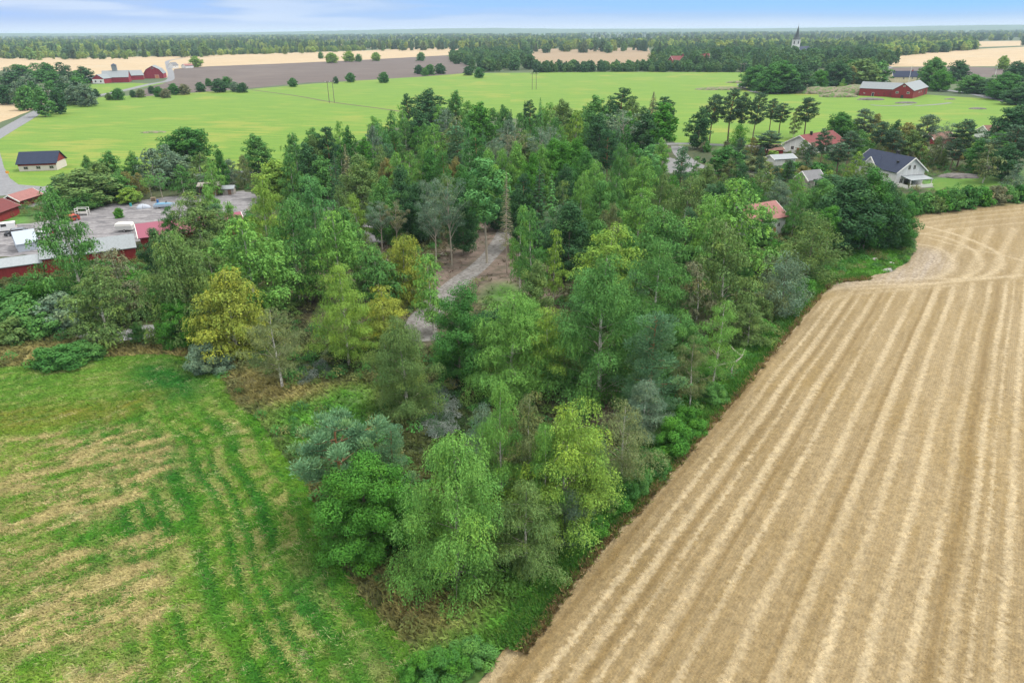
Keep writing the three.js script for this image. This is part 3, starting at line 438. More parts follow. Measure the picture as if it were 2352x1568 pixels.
const WORD = { birch: 'birch', slimbirch: 'slim birch', fullbirch: 'broad birch', thinbirch: 'sparse birch', oak: 'round broadleaf tree', alder: 'dense broadleaf tree', aspen: 'high-crowned aspen', willow: 'rounded willow', ash: 'open-crowned ash', shrub: 'shrub', pine: 'tall pine', widepine: 'spreading pine', youngpine: 'bushy pine', spruce: 'spruce', deadspruce: 'dead spruce' };
const TONE = { light: 'light green', green: 'mid green', olive: 'olive', khaki: 'khaki', yellow: 'yellow', lime: 'yellow-green', deep: 'deep green', dark: 'dark green', grey: 'grey-green', pine: 'blue-green', spruce: 'dark', rust: 'orange-brown', brown: 'brownish', vivid: 'bright green', mint: 'cool green', needle: 'pale blue-green', conifer: 'grey-green' };
const trees = [];
let treeSeed = 1;
const VARIANTS = [3, 3, 3, 2, 2];
// a tree from the sighting of its tip (px, tipY), of its foot (footY) and the breadth of its crown
function tree(kind, tone, px, tipY, footY, wide, area, label, opt = {}) {
  const d = sight(px, tipY); let lo = 5, hi = 4000, foot, h;
  const at = (D) => { const s = D / Math.hypot(d.x, d.z); return V(d.x * s, EYE + d.y * s, d.z * s); };
  for (let k = 0; k < 50; k++) { const D = (lo + hi) / 2, p = at(D), [, y] = seen(V(p.x, 0, p.z)); if (p.y <= 0 || y < footY) hi = D; else lo = D; }
  const p = at((lo + hi) / 2); h = p.y; foot = V(p.x, 0, p.z);
  const depth = seen(V(p.x, h / 2, p.z))[2], wm = wide / FOCAL * depth;
  return plant(kind, tone, foot, h, wm, area, label, { px, ...opt });
}
function plant(kind, tone, foot, h, wm, area, label, opt = {}) {
  const dist = foot.length(), rnd = mulberry(treeSeed * 2654435 + 11), lod = opt.lod ?? (dist < 95 ? 0 : dist < 190 ? 1 : dist < 420 ? 2 : 3);
  const P = proto(kind, lod, (treeSeed * 7 + (opt.v ?? 0)) % VARIANTS[lod]); treeSeed++;
  const g = new THREE.Group(); g.name = numbered(NAME[kind]); g.position.copy(foot); g.rotation.y = rnd() * 6.283; const sx = wm / (2 * P.R) * 1.1; g.scale.set(sx * (0.94 + 0.12 * rnd()), h / P.H, sx * (0.94 + 0.12 * rnd()));
  const w = part(kind === 'shrub' ? 'stems' : 'trunk', P.wood, P.bark, g), c = part('crown', P.crown, LEAF[tone], g);
  scene.add(g); g.userData.category = kind === 'shrub' ? 'shrub' : 'tree';
  trees.push({ g, kind, tone, area, label, px: opt.px ?? seen(V(foot.x, h * 0.6, foot.z))[0], h, foot, wm }); return g;
}
const ORD = ['', 'second', 'third', 'fourth', 'fifth', 'sixth', 'seventh', 'eighth', 'ninth', 'tenth', 'eleventh', 'twelfth'];
function labelTrees() {
  { let all = 0, one = new Set(), u = 0; for (const t of trees) t.g.children.forEach((m) => { const n = m.geometry.index.count / 3; all += n; if (!one.has(m.geometry)) { one.add(m.geometry); u += n; } }); console.log('tree triangles', all, 'unique', u); }
  const by = new Map();
  for (const t of trees) { const key = TONE[t.tone] + ' ' + WORD[t.kind] + '|' + t.area[0]; if (!by.has(key)) by.set(key, []); by.get(key).push(t); t.g.userData.group = t.area[1]; }
  for (const [key, list] of by) {
    list.sort((a, b) => a.px - b.px); const [what, where] = key.split('|'), n = list.length;
    list.forEach((t, i) => { const half = i < n / 2, k = half ? i : n - 1 - i, side = half ? 'left' : 'right'; t.g.userData.label = t.label ?? (n === 1 ? 'the only ' + what + ' ' + where : k ? (ORD[k] ?? (k + 1) + 'th') + ' ' + what + ' from the ' + side + ' ' + where : side + 'most ' + what + ' ' + where); });
  }
}
// a tree from the sighting of its tip when its height is known
function treeH(kind, tone, px, tipY, h, wide, area, label, opt = {}) { const p = G(px, tipY, h), depth = seen(p)[2]; return plant(kind, tone, V(p.x, 0, p.z), h, wide / FOCAL * depth, area, label, { px, ...opt }); }
// ---------------------------------------------------------------- the grove and the trees round it
const A = {
  front: ['at the pointed front of the grove', 'trees at the front of the grove'],
  meadow: ['between meadow and red-walled barn', 'trees between meadow and yard'],
  mid: ['near the gravel track in the grove', 'trees in the middle of the grove'],
  edge: ['along the stubble field edge', 'trees along the stubble field'],
  back: ['in the far half of the grove', 'trees in the far half of the grove'],
  yard: ['around the grey rock yard', 'trees around the yard'],
  home: ['among the white houses', 'trees among the houses'],
  corner: ['in the dark field corner clump', 'trees at the field corner'],
  farm: ['around the far red barn', 'trees around the far farmstead'],
  hedge: ['on the edge of the ploughed field', 'bushes on the ploughed field edge'],
  wood: ['in the wood by the curving road', 'trees of the wood by the road'],
  under: ['among the trunks in the grove', 'shrubs under the trees'],
  fringe: ['on the margin of the stubble field', 'shrubs on the field margin'],
  wall: ['below the red barn wall', 'shrubs below the barn wall'],
  garden: ['in the hedge below the white house', 'garden hedge shrubs'],
};
// kind, tone, tip x, tip y, foot y, breadth, area, label
for (const t of [
  ['oak', 'vivid', 825, 1062, 1258, 205, 'front', 'dense bright green round tree beside the meadow at the front of the grove'],
  ['fullbirch', 'light', 1035, 978, 1335, 235, 'front', 'largest birch of the picture, light green, standing nearest the viewer'],
  ['birch', 'olive', 1212, 1105, 1318, 158, 'front', 'olive birch with white stem right of the nearest big birch'],
  ['widepine', 'needle', 765, 962, 1190, 185, 'front', 'spreading blue-green pine with forked orange limbs above the dense round tree'],
  ['youngpine', 'needle', 893, 978, 1180, 85, 'front', 'bushy pine between the spreading pine and the nearest big birch'],
  ['birch', 'light', 1150, 872, 1195, 120, 'front'], ['slimbirch', 'khaki', 1222, 890, 1200, 85, 'front'], ['birch', 'lime', 1300, 916, 1225, 195, 'front'], ['thinbirch', 'khaki', 1440, 920, 1122, 150, 'front', 'sparse khaki birch with a bare white stem at the stubble edge'],
  ['birch', 'olive', 1368, 1010, 1190, 120, 'front'], ['slimbirch', 'grey', 1098, 925, 1160, 75, 'front'], ['willow', 'grey', 1312, 1130, 1245, 95, 'front'], ['birch', 'light', 1255, 960, 1230, 110, 'front'],
  ['fullbirch', 'olive', 918, 722, 945, 140, 'mid', 'cone-shaped dark olive birch with a yellowish tip standing in the clearing'],
  ['birch', 'lime', 775, 604, 838, 118, 'mid'], ['slimbirch', 'yellow', 870, 654, 810, 95, 'mid'], ['thinbirch', 'khaki', 618, 700, 892, 140, 'meadow', 'brownish grey birch leaning over the dry grass beside the meadow'],
  ['fullbirch', 'yellow', 508, 613, 808, 175, 'meadow', 'yellow autumn birch beside the green meadow'], ['oak', 'vivid', 402, 690, 795, 88, 'meadow', 'bright green round bush-like tree beside the pale pond'], ['fullbirch', 'olive', 385, 525, 775, 150, 'meadow'],
  ['birch', 'olive', 205, 607, 785, 145, 'meadow', 'olive birch with white stem standing in the pale pond edge'], ['slimbirch', 'brown', 258, 568, 740, 90, 'meadow'], ['birch', 'green', 118, 430, 705, 128, 'meadow', 'tall airy mid green birch in front of the red-walled barn'],
  ['birch', 'light', 548, 492, 738, 185, 'meadow', 'light green weeping birch with pale limbs behind the yellow birch'], ['birch', 'green', 655, 442, 692, 112, 'mid'], ['birch', 'lime', 592, 408, 600, 80, 'yard'], ['birch', 'light', 757, 476, 700, 132, 'mid'],
  ['birch', 'mint', 708, 392, 570, 92, 'yard'], ['birch', 'lime', 812, 445, 570, 62, 'mid'], ['ash', 'grey', 868, 458, 575, 60, 'mid'], ['ash', 'brown', 905, 458, 575, 50, 'mid'], ['fullbirch', 'yellow', 922, 538, 700, 105, 'mid', 'dense yellow tree left of the gravel track'],
  ['birch', 'green', 858, 560, 712, 115, 'mid'], ['slimbirch', 'light', 985, 580, 765, 75, 'mid'], ['alder', 'deep', 1050, 668, 878, 125, 'mid'], ['fullbirch', 'light', 1172, 676, 895, 190, 'mid', 'broad light green weeping birch below the green patch beside the track'],
  ['slimbirch', 'lime', 1262, 698, 905, 95, 'mid'], ['fullbirch', 'green', 1392, 582, 915, 215, 'mid', 'tallest mid green birch of the grove with a thick bare trunk'], ['birch', 'green', 1522, 550, 788, 155, 'edge'], ['birch', 'lime', 1408, 515, 705, 145, 'mid'],
  ['youngpine', 'pine', 1505, 720, 965, 135, 'edge', 'blue-green pine with an orange trunk near the stubble edge'], ['thinbirch', 'khaki', 1602, 778, 945, 82, 'edge'], ['birch', 'grey', 1486, 866, 1005, 115, 'edge'], ['thinbirch', 'light', 1662, 690, 895, 105, 'edge', 'sparse light birch leaning over the stubble edge'],
  ['slimbirch', 'brown', 1615, 600, 785, 82, 'edge'], ['birch', 'olive', 1682, 500, 765, 145, 'edge'], ['birch', 'olive', 1732, 690, 795, 92, 'edge'], ['willow', 'khaki', 1772, 645, 735, 70, 'edge'], ['willow', 'grey', 1816, 580, 725, 115, 'edge', 'silver-grey rounded willow at the stubble edge'],
  ['willow', 'olive', 1876, 492, 640, 125, 'edge'], ['birch', 'light', 1696, 405, 628, 172, 'back'], ['birch', 'light', 1652, 450, 645, 80, 'back'], ['aspen', 'vivid', 1918, 470, 590, 42, 'corner', 'narrow bright green tree left of the dark corner clump'],
  ['alder', 'dark', 1962, 408, 578, 135, 'corner'], ['alder', 'dark', 2048, 423, 572, 80, 'corner'], ['oak', 'deep', 2074, 462, 568, 78, 'corner'], ['ash', 'grey', 2008, 456, 578, 62, 'corner', 'half-bare grey tree amid the dark corner clump'], ['alder', 'deep', 2010, 392, 575, 90, 'corner'], ['birch', 'green', 2070, 440, 570, 50, 'corner'],
  ['slimbirch', 'light', 1194, 466, 668, 50, 'mid'], ['slimbirch', 'green', 1222, 476, 692, 58, 'mid'], ['slimbirch', 'lime', 1275, 523, 695, 45, 'mid'], ['alder', 'dark', 1310, 462, 640, 95, 'mid'], ['ash', 'grey', 1278, 470, 620, 55, 'mid'],
  ['alder', 'deep', 1180, 440, 520, 60, 'mid'], ['alder', 'dark', 1140, 455, 530, 50, 'mid'], ['aspen', 'mint', 1113, 358, 604, 88, 'mid', 'tall cool green tree on a bare reddish stem beside the gravel track'], ['deadspruce', 'brown', 1162, 394, 628, 58, 'mid', 'dead grey-brown spruce standing right beside the gravel track'],
  ['spruce', 'spruce', 1238, 372, 575, 72, 'mid'], ['spruce', 'mint', 1266, 397, 590, 62, 'mid'], ['ash', 'grey', 1029, 398, 612, 80, 'mid', 'tall grey ash with many bare pale limbs left of the track'], ['ash', 'grey', 993, 438, 612, 72, 'mid'], ['birch', 'grey', 980, 408, 560, 60, 'mid'], ['slimbirch', 'olive', 1296, 408, 570, 42, 'mid'],
  ['birch', 'light', 1474, 426, 590, 92, 'back'], ['birch', 'green', 1536, 468, 660, 130, 'edge'], ['birch', 'khaki', 1416, 464, 600, 50, 'back'], ['birch', 'khaki', 1388, 478, 590, 48, 'back'], ['birch', 'olive', 1582, 398, 560, 95, 'back'],
  ['aspen', 'vivid', 1533, 234, 384, 55, 'back', 'tall bright green aspen with bare stem by the gravel turnaround'], ['birch', 'olive', 438, 434, 590, 130, 'yard', 'broad olive birch hiding the middle of the maroon roof'], ['alder', 'dark', 348, 528, 640, 66, 'yard'], ['alder', 'dark', 470, 475, 580, 60, 'yard'],
  ['oak', 'lime', 632, 366, 455, 88, 'yard'], ['alder', 'green', 584, 309, 395, 60, 'yard'], ['birch', 'grey', 524, 362, 422, 42, 'yard'], ['alder', 'olive', 181, 388, 472, 118, 'yard'], ['alder', 'dark', 140, 402, 470, 65, 'yard'], ['willow', 'green', 182, 436, 482, 70, 'yard'], ['oak', 'lime', 291, 431, 467, 40, 'yard'],
  ['birch', 'rust', 286, 390, 452, 42, 'yard'], ['birch', 'rust', 312, 394, 452, 32, 'yard'], ['ash', 'light', 336, 398, 456, 34, 'yard'], ['ash', 'mint', 360, 396, 456, 40, 'yard'], ['birch', 'green', 408, 374, 450, 48, 'yard'], ['birch', 'grey', 463, 398, 440, 40, 'yard'], ['alder', 'dark', 240, 405, 460, 60, 'yard'], ['alder', 'green', 262, 395, 458, 45, 'yard'],
  ['alder', 'deep', 1673, 334, 406, 66, 'home'], ['pine', 'conifer', 1642, 216, 328, 42, 'home'], ['pine', 'conifer', 1686, 206, 332, 52, 'home'], ['pine', 'conifer', 1713, 211, 332, 30, 'home'], ['pine', 'conifer', 1743, 213, 334, 40, 'home'], ['pine', 'conifer', 1778, 228, 305, 30, 'home'], ['pine', 'conifer', 1800, 236, 312, 36, 'home'], ['pine', 'conifer', 1862, 223, 318, 46, 'home', 'pine pair with high dark crown left of the red-roofed house'],
  ['slimbirch', 'khaki', 1834, 243, 318, 24, 'home'], ['alder', 'dark', 1612, 247, 342, 48, 'home'], ['willow', 'vivid', 1703, 282, 342, 42, 'home'], ['pine', 'conifer', 1898, 297, 392, 32, 'home', 'thin pine standing in front of the red roof'], ['oak', 'deep', 1940, 258, 332, 64, 'home'], ['pine', 'grey', 1995, 250, 342, 44, 'home'], ['birch', 'rust', 2020, 257, 342, 38, 'home'], ['slimbirch', 'light', 1967, 275, 340, 22, 'home'],
  ['pine', 'conifer', 2032, 280, 372, 38, 'home'], ['birch', 'rust', 2088, 277, 368, 62, 'home'], ['alder', 'dark', 2066, 276, 350, 36, 'home'], ['pine', 'grey', 2136, 262, 368, 48, 'home'], ['ash', 'grey', 2182, 277, 382, 54, 'home'], ['pine', 'conifer', 2227, 273, 388, 54, 'home'], ['oak', 'dark', 2344, 243, 332, 95, 'home'], ['pine', 'conifer', 2346, 290, 405, 84, 'home'], ['alder', 'dark', 2325, 330, 415, 60, 'home'],
  ['slimbirch', 'khaki', 2282, 330, 420, 50, 'home', 'slim birch with white stem on the garden lawn'], ['slimbirch', 'grey', 2343, 372, 454, 42, 'home', 'slim birch with leaning white stem at the hedge end'], ['pine', 'conifer', 1770, 300, 368, 56, 'home'], ['birch', 'rust', 1732, 312, 368, 34, 'home'], ['spruce', 'spruce', 1857, 350, 402, 42, 'home'], ['pine', 'conifer', 1935, 327, 402, 54, 'home'],
  ['birch', 'olive', 2000, 370, 440, 64, 'home'], ['birch', 'lime', 1975, 344, 432, 40, 'home'], ['alder', 'dark', 1925, 404, 470, 100, 'home'], ['birch', 'light', 1840, 393, 470, 44, 'home'], ['birch', 'lime', 1906, 386, 450, 44, 'home'], ['pine', 'conifer', 1960, 300, 380, 42, 'home'], ['alder', 'green', 1895, 415, 520, 70, 'home'], ['birch', 'green', 1835, 440, 540, 60, 'home'], ['alder', 'olive', 2105, 300, 372, 44, 'home'], ['pine', 'conifer', 2060, 300, 375, 40, 'home'], ['birch', 'khaki', 2160, 310, 385, 34, 'home'], ['alder', 'deep', 2260, 320, 398, 44, 'home'], ['pine', 'conifer', 2200, 320, 392, 36, 'home'], ['alder', 'green', 1985, 300, 365, 40, 'home'], ['birch', 'olive', 1755, 385, 470, 70, 'home'], ['birch', 'grey', 1800, 410, 500, 60, 'home'],
]) tree(t[0], t[1], t[2], t[3], t[4], t[5], A[t[6]], t[7]);
// kind, tone, tip x, tip y, height, breadth: the canopy behind
for (const t of [
  ['pine', 'spruce', 934, 217, 17, 28], ['alder', 'dark', 982, 205, 18, 78], ['alder', 'green', 1045, 210, 17, 40], ['birch', 'light', 1076, 227, 15, 44], ['birch', 'grey', 1023, 246, 15, 56], ['alder', 'vivid', 1103, 237, 16, 62], ['birch', 'green', 1132, 244, 14, 44], ['slimbirch', 'green', 893, 252, 17, 38], ['slimbirch', 'light', 925, 240, 16, 44], ['alder', 'dark', 960, 250, 15, 56],
  ['birch', 'light', 996, 280, 15, 60], ['slimbirch', 'khaki', 1043, 264, 16, 54], ['slimbirch', 'mint', 1076, 287, 16, 38], ['youngpine', 'pine', 1050, 290, 14, 64], ['youngpine', 'deep', 1093, 310, 15, 58], ['spruce', 'spruce', 1174, 250, 16, 28], ['spruce', 'spruce', 1206, 230, 17, 24], ['spruce', 'mint', 1241, 223, 17, 26], ['pine', 'spruce', 1217, 232, 17, 28], ['birch', 'light', 1265, 233, 15, 46], ['alder', 'olive', 1295, 230, 16, 52], ['birch', 'green', 1197, 254, 15, 48],
  ['birch', 'grey', 1166, 272, 14, 54], ['willow', 'grey', 1137, 317, 11, 56], ['ash', 'brown', 1184, 298, 15, 54], ['ash', 'grey', 1238, 288, 15, 62], ['ash', 'grey', 1266, 283, 15, 48], ['birch', 'green', 1278, 263, 15, 48], ['birch', 'lime', 1325, 250, 16, 54], ['alder', 'green', 1369, 221, 18, 60], ['pine', 'spruce', 1431, 203, 19, 46], ['alder', 'dark', 1402, 226, 17, 40], ['birch', 'olive', 1456, 220, 17, 52], ['spruce', 'brown', 1503, 210, 18, 40], ['pine', 'spruce', 1530, 221, 18, 44],
  ['ash', 'grey', 1436, 248, 17, 95], ['alder', 'dark', 1486, 247, 17, 60], ['alder', 'dark', 1380, 262, 16, 54], ['alder', 'olive', 825, 360, 15, 82], ['spruce', 'brown', 791, 330, 15, 42], ['alder', 'deep', 798, 290, 14, 32], ['alder', 'vivid', 832, 318, 13, 46], ['birch', 'light', 966, 330, 16, 52], ['birch', 'light', 909, 345, 15, 56], ['oak', 'rust', 884, 366, 12, 40], ['alder', 'dark', 920, 382, 14, 66], ['alder', 'deep', 990, 342, 15, 60], ['youngpine', 'green', 1016, 350, 16, 58], ['oak', 'rust', 1046, 367, 12, 42],
  ['alder', 'light', 1117, 344, 16, 56], ['birch', 'light', 1150, 335, 16, 50], ['alder', 'light', 1184, 328, 17, 56], ['alder', 'vivid', 1222, 352, 15, 52], ['oak', 'vivid', 1275, 320, 16, 94], ['birch', 'light', 1251, 328, 16, 46], ['alder', 'vivid', 1325, 318, 16, 62], ['birch', 'light', 1372, 364, 15, 66], ['birch', 'green', 1429, 325, 17, 62], ['birch', 'light', 1480, 355, 15, 84], ['birch', 'light', 1338, 392, 15, 56], ['birch', 'olive', 1520, 392, 14, 64], ['alder', 'deep', 1345, 345, 15, 60], ['pine', 'spruce', 1400, 300, 17, 40], ['alder', 'dark', 1300, 380, 14, 60], ['birch', 'green', 1420, 400, 15, 64], ['alder', 'green', 1380, 420, 14, 70], ['pine', 'spruce', 1200, 400, 15, 46], ['alder', 'dark', 1195, 430, 13, 56], ['alder', 'deep', 1070, 400, 14, 60], ['alder', 'dark', 1060, 440, 13, 60], ['alder', 'dark', 950, 420, 13, 66], ['alder', 'green', 880, 410, 14, 66], ['spruce', 'spruce', 765, 345, 16, 44],
  ['birch', 'green', 672, 302, 16, 64], ['pine', 'spruce', 746, 292, 17, 44], ['alder', 'olive', 719, 309, 15, 46], ['birch', 'light', 776, 275, 15, 34], ['alder', 'dark', 700, 330, 15, 60], ['birch', 'grey', 850, 282, 15, 44], ['birch', 'olive', 872, 330, 14, 46], ['alder', 'green', 742, 360, 12, 60], ['birch', 'green', 660, 345, 14, 50],
  ['oak', 'deep', 420, 292, 12, 96], ['alder', 'green', 245, 349, 10, 50], ['birch', 'grey', 336, 336, 12, 84], ['birch', 'grey', 376, 329, 12, 60], ['alder', 'deep', 497, 343, 11, 28], ['alder', 'green', 196, 356, 9, 24], ['alder', 'green', 297, 349, 10, 36], ['birch', 'olive', 450, 345, 11, 66], ['alder', 'grey', 400, 350, 10, 60], ['birch', 'light', 480, 366, 10, 46], ['alder', 'olive', 215, 372, 9, 60], ['birch', 'khaki', 555, 352, 10, 34],
]) treeH(t[0], t[1], t[2], t[3], t[4], t[5], A[t[2] < 560 ? 'yard' : 'back']);
// shrubs
for (const t of [
  [1392, 1125, 1175, 90, 'vivid', 'fringe'], [1425, 1095, 1150, 70, 'deep', 'fringe'], [1548, 965, 1035, 90, 'vivid', 'fringe'], [1585, 935, 990, 70, 'vivid', 'fringe'], [1500, 1040, 1090, 70, 'deep', 'fringe'], [1345, 1180, 1240, 80, 'vivid', 'fringe'], [1640, 880, 925, 60, 'green', 'fringe'], [1760, 740, 775, 50, 'vivid', 'fringe'], [1850, 640, 680, 50, 'vivid', 'fringe'], [1465, 1085, 1130, 60, 'green', 'fringe'],
  [1000, 1510, 1560, 100, 'deep', 'fringe'], [1075, 1480, 1525, 90, 'green', 'fringe'], [1035, 1500, 1545, 80, 'vivid', 'fringe'], [960, 1515, 1570, 80, 'vivid', 'fringe'],
  [20, 660, 715, 90, 'deep', 'wall'], [75, 652, 705, 80, 'vivid', 'wall'], [40, 690, 760, 110, 'green', 'wall'], [120, 680, 750, 100, 'grey', 'wall'], [160, 655, 710, 80, 'deep', 'wall'], [300, 622, 675, 80, 'vivid', 'wall'], [320, 640, 720, 80, 'deep', 'wall'], [80, 725, 772, 80, 'green', 'wall'], [20, 735, 785, 80, 'olive', 'wall'], [235, 650, 700, 70, 'vivid', 'wall'],
  [120, 800, 842, 90, 'deep', 'meadow'], [160, 796, 832, 80, 'deep', 'meadow'], [200, 790, 824, 60, 'green', 'meadow'], [470, 790, 850, 90, 'grey', 'meadow'], [310, 745, 775, 26, 'green', 'meadow'],
  [2100, 445, 492, 48, 'deep', 'garden'], [2133, 442, 488, 46, 'green', 'garden'], [2165, 438, 484, 46, 'vivid', 'garden'], [2196, 436, 482, 44, 'green', 'garden'], [2228, 426, 476, 50, 'deep', 'garden'], [2262, 432, 472, 44, 'vivid', 'garden'], [2293, 428, 468, 42, 'brown', 'garden'], [2322, 428, 464, 40, 'green', 'garden'], [2350, 425, 460, 40, 'deep', 'garden'], [2150, 450, 487, 40, 'olive', 'garden'],
]) tree('shrub', t[4], t[0], t[1], t[2], t[3], A[t[5]]);
for (const t of [[610, 372, 30, 12, 'dark'], [268, 478, 500, 18, 'vivid'], [2265, 316, 345, 46, 'lime'], [2300, 305, 340, 50, 'vivid'], [2230, 340, 365, 40, 'green'], [1715, 400, 425, 40, 'brown'], [1740, 360, 392, 50, 'khaki'], [1790, 385, 410, 40, 'rust'], [1820, 372, 400, 40, 'green'], [1880, 375, 402, 50, 'deep'], [1845, 380, 408, 30, 'rust']].slice(1)) tree('shrub', t[4], t[0], t[1], t[2], t[3], A[t[0] < 600 ? 'yard' : 'home']);
// the closed canopy between them
{
  const rnd = mulberry(991), AREA = poly([[640, 420], [740, 365], [860, 318], [960, 298], [1060, 290], [1300, 296], [1480, 292], [1540, 345], [1500, 400], [1600, 440], [1640, 500], [1560, 560], [1420, 570], [1330, 520], [1290, 440], [1080, 420], [980, 440], [900, 440], [800, 450]]), got = trees.map((t) => t.foot); let tries = 0, n = 0;
  while (n < 66 && tries++ < 6000) {
    const x = lerp(-90, 75, rnd()), z = lerp(-330, -130, rnd()); if (!inside(x, z, AREA)) continue; if (got.some((f) => Math.hypot(f.x - x, f.z - z) < 4.6)) continue;
    const k = rnd(), kind = k < 0.42 ? 'birch' : k < 0.72 ? 'alder' : k < 0.82 ? 'slimbirch' : k < 0.92 ? 'youngpine' : 'spruce', tone = kind === 'spruce' ? 'spruce' : kind === 'youngpine' ? (rnd() < 0.5 ? 'pine' : 'green') : ['light', 'green', 'green', 'vivid', 'deep', 'olive', 'dark', 'mint'][(rnd() * 8) | 0], f = V(x, 0, z);
    plant(kind, tone, f, lerp(10, 13.5, rnd()), lerp(4.5, 7, rnd()), A.back); got.push(f); n++;
  }
}
{
  const rnd = mulberry(1234), AREAS = [poly([[700, 560], [900, 500], [1000, 420], [1300, 400], [1560, 420], [1800, 520], [1850, 640], [1640, 850], [1480, 960], [1300, 880], [1180, 900], [1080, 840], [960, 800], [840, 790], [760, 740], [640, 720]]), poly([[350, 600], [420, 520], [640, 500], [720, 560], [700, 690], [560, 740], [420, 740]]), poly([[1080, 1130], [1180, 1080], [1330, 1080], [1400, 1110], [1330, 1210], [1230, 1290], [1130, 1290]])], CLEAR = [poly([[925, 800], [940, 640], [1000, 555], [1120, 480], [1260, 490], [1330, 640], [1290, 720], [1180, 680], [1090, 700], [1010, 810]]), poly([[1290, 880], [1450, 860], [1440, 990], [1320, 1000]]), poly([[730, 470], [930, 455], [930, 560], [740, 560]]), poly([[1745, 520], [1815, 520], [1830, 660], [1755, 680]])], got = trees.map((t) => t.foot); let tries = 0, n = 0;
  while (n < 46 && tries++ < 9000) {
    const x = lerp(-70, 75, rnd()), z = lerp(-190, -42, rnd()); if (!AREAS.some((P) => inside(x, z, P)) || CLEAR.some((P) => inside(x, z, P)) || got.some((f) => Math.hypot(f.x - x, f.z - z) < 3.9)) continue;
    const k = rnd(), kind = k < 0.4 ? 'birch' : k < 0.7 ? 'alder' : k < 0.9 ? 'slimbirch' : 'youngpine', f = V(x, 0, z), near = z > -90; plant(kind, kind === 'youngpine' ? 'pine' : ['green', 'green', 'deep', 'dark', 'olive', 'light', 'mint'][(rnd() * 7) | 0], f, lerp(7, near ? 10 : 12, rnd()), lerp(4, 6.2, rnd()), A.mid); got.push(f); n++;
  }
}
{ // gardens and scrub between the houses
  const rnd = mulberry(808), AREA = poly([[1600, 345], [1760, 342], [1960, 338], [2180, 330], [2330, 345], [2340, 395], [2240, 396], [2130, 400], [1950, 440], [1860, 470], [1760, 500], [1640, 440], [1650, 400]]), HOUSES = [[1980, 395, 16], [2050, 400, 17], [1850, 345, 14], [1900, 348, 16], [1802, 376, 9], [1780, 352, 8], [1872, 425, 8], [2165, 328, 9], [1770, 525, 16]].map(([x, y, r]) => [G(x, y), r]), ROAD = poly([[1556, 335], [1562, 352], [1580, 368], [1608, 382], [1650, 388], [1720, 392], [1790, 402], [1860, 405]]); let n = 0, tries = 0;
  while (n < 64 && tries++ < 5000) { const x = lerp(55, 190, rnd()), z = lerp(-300, -160, rnd()); if (!inside(x, z, AREA) || HOUSES.some(([p, r]) => Math.hypot(p.x - x, p.z - z) < r) || distLine(x, z, ROAD) < 4.5) continue; const k = rnd(); if (k < 0.6) plant('shrub', ['green', 'deep', 'khaki', 'rust', 'vivid', 'brown', 'olive', 'lime'][(rnd() * 8) | 0], V(x, 0, z), 1.5 + rnd() * 2.4, 2.4 + rnd() * 2.6, A.home); else plant(k < 0.8 ? 'birch' : 'youngpine', k < 0.8 ? ['green', 'olive', 'khaki', 'light'][(rnd() * 4) | 0] : 'conifer', V(x, 0, z), 5 + rnd() * 4.5, 3 + rnd() * 2, A.home); n++; }
}
// the understorey between the trunks
{
  const rnd = mulberry(4242), MID = poly([[700, 560], [900, 500], [1000, 420], [1300, 400], [1560, 420], [1800, 520], [1850, 640], [1640, 860], [1480, 980], [1300, 900], [1180, 960], [1080, 840], [960, 800], [840, 800], [760, 760], [640, 740]]), TRACK = poly([[1178, 495], [1158, 545], [1105, 607], [1045, 655], [990, 712], [962, 750], [972, 782]]); let n = 0;
  while (n < 62) { const x = lerp(-60, 75, rnd()), z = lerp(-190, -70, rnd()); if (!inside(x, z, MID) || distLine(x, z, TRACK) < 9 || (soilMask(x, z) > 0.4 && rnd() < 0.8)) continue; const tone = ['deep', 'dark', 'green', 'olive', 'vivid', 'brown'][(rnd() * 6) | 0]; plant('shrub', tone, V(x, 0, z), 1.6 + rnd() * 2.6, 2.2 + rnd() * 2.6, A.under); n++; }
}
console.log('grove done', trees.length);
// ---------------------------------------------------------------- beyond: hedge bushes, farm trees, woods, far forest, hills
for (const [x, y, w, tone] of [[215, 204, 17, 'dark'], [265, 203, 27, 'deep'], [246, 213, 14, 'olive'], [303, 207, 14, 'dark'], [320, 204, 18, 'khaki'], [345, 197, 16, 'dark'], [362, 199, 23, 'deep'], [376, 204, 20, 'brown'], [397, 192, 26, 'deep'], [420, 193, 24, 'brown'], [457, 189, 21, 'dark'], [477, 180, 16, 'deep'], [500, 181, 33, 'dark'], [518, 176, 25, 'deep'], [536, 188, 22, 'grey'], [553, 190, 22, 'dark'], [670, 179, 19, 'deep'], [770, 176, 13, 'dark'], [803, 167, 21, 'deep'], [880, 166, 24, 'deep'], [962, 149, 20, 'dark'], [985, 148, 24, 'deep'], [1010, 146, 24, 'dark'], [975, 156, 16, 'green'], [1075, 152, 20, 'dark'], [1100, 155, 24, 'deep']])
  tree('oak', tone, x, y, y + w * 0.75 + 6, w, A.hedge, null, { lod: 3 });
tree('oak', 'lime', 447, 129, 154, 26, A.hedge, 'lone yellow-green tree in the pale straw field', { lod: 3 });
for (const [x, y, w, tone] of [[735, 119, 13, 'green'], [760, 121, 26, 'lime'], [800, 118, 26, 'lime'], [1206, 107, 14, 'spruce'], [822, 124, 16, 'green'], [862, 120, 20, 'lime'], [965, 120, 20, 'green']]) tree('oak', tone, x, y, y + w * 0.6 + 8, w, ['in front of the far forest', 'trees before the far forest'], null, { lod: 3 });
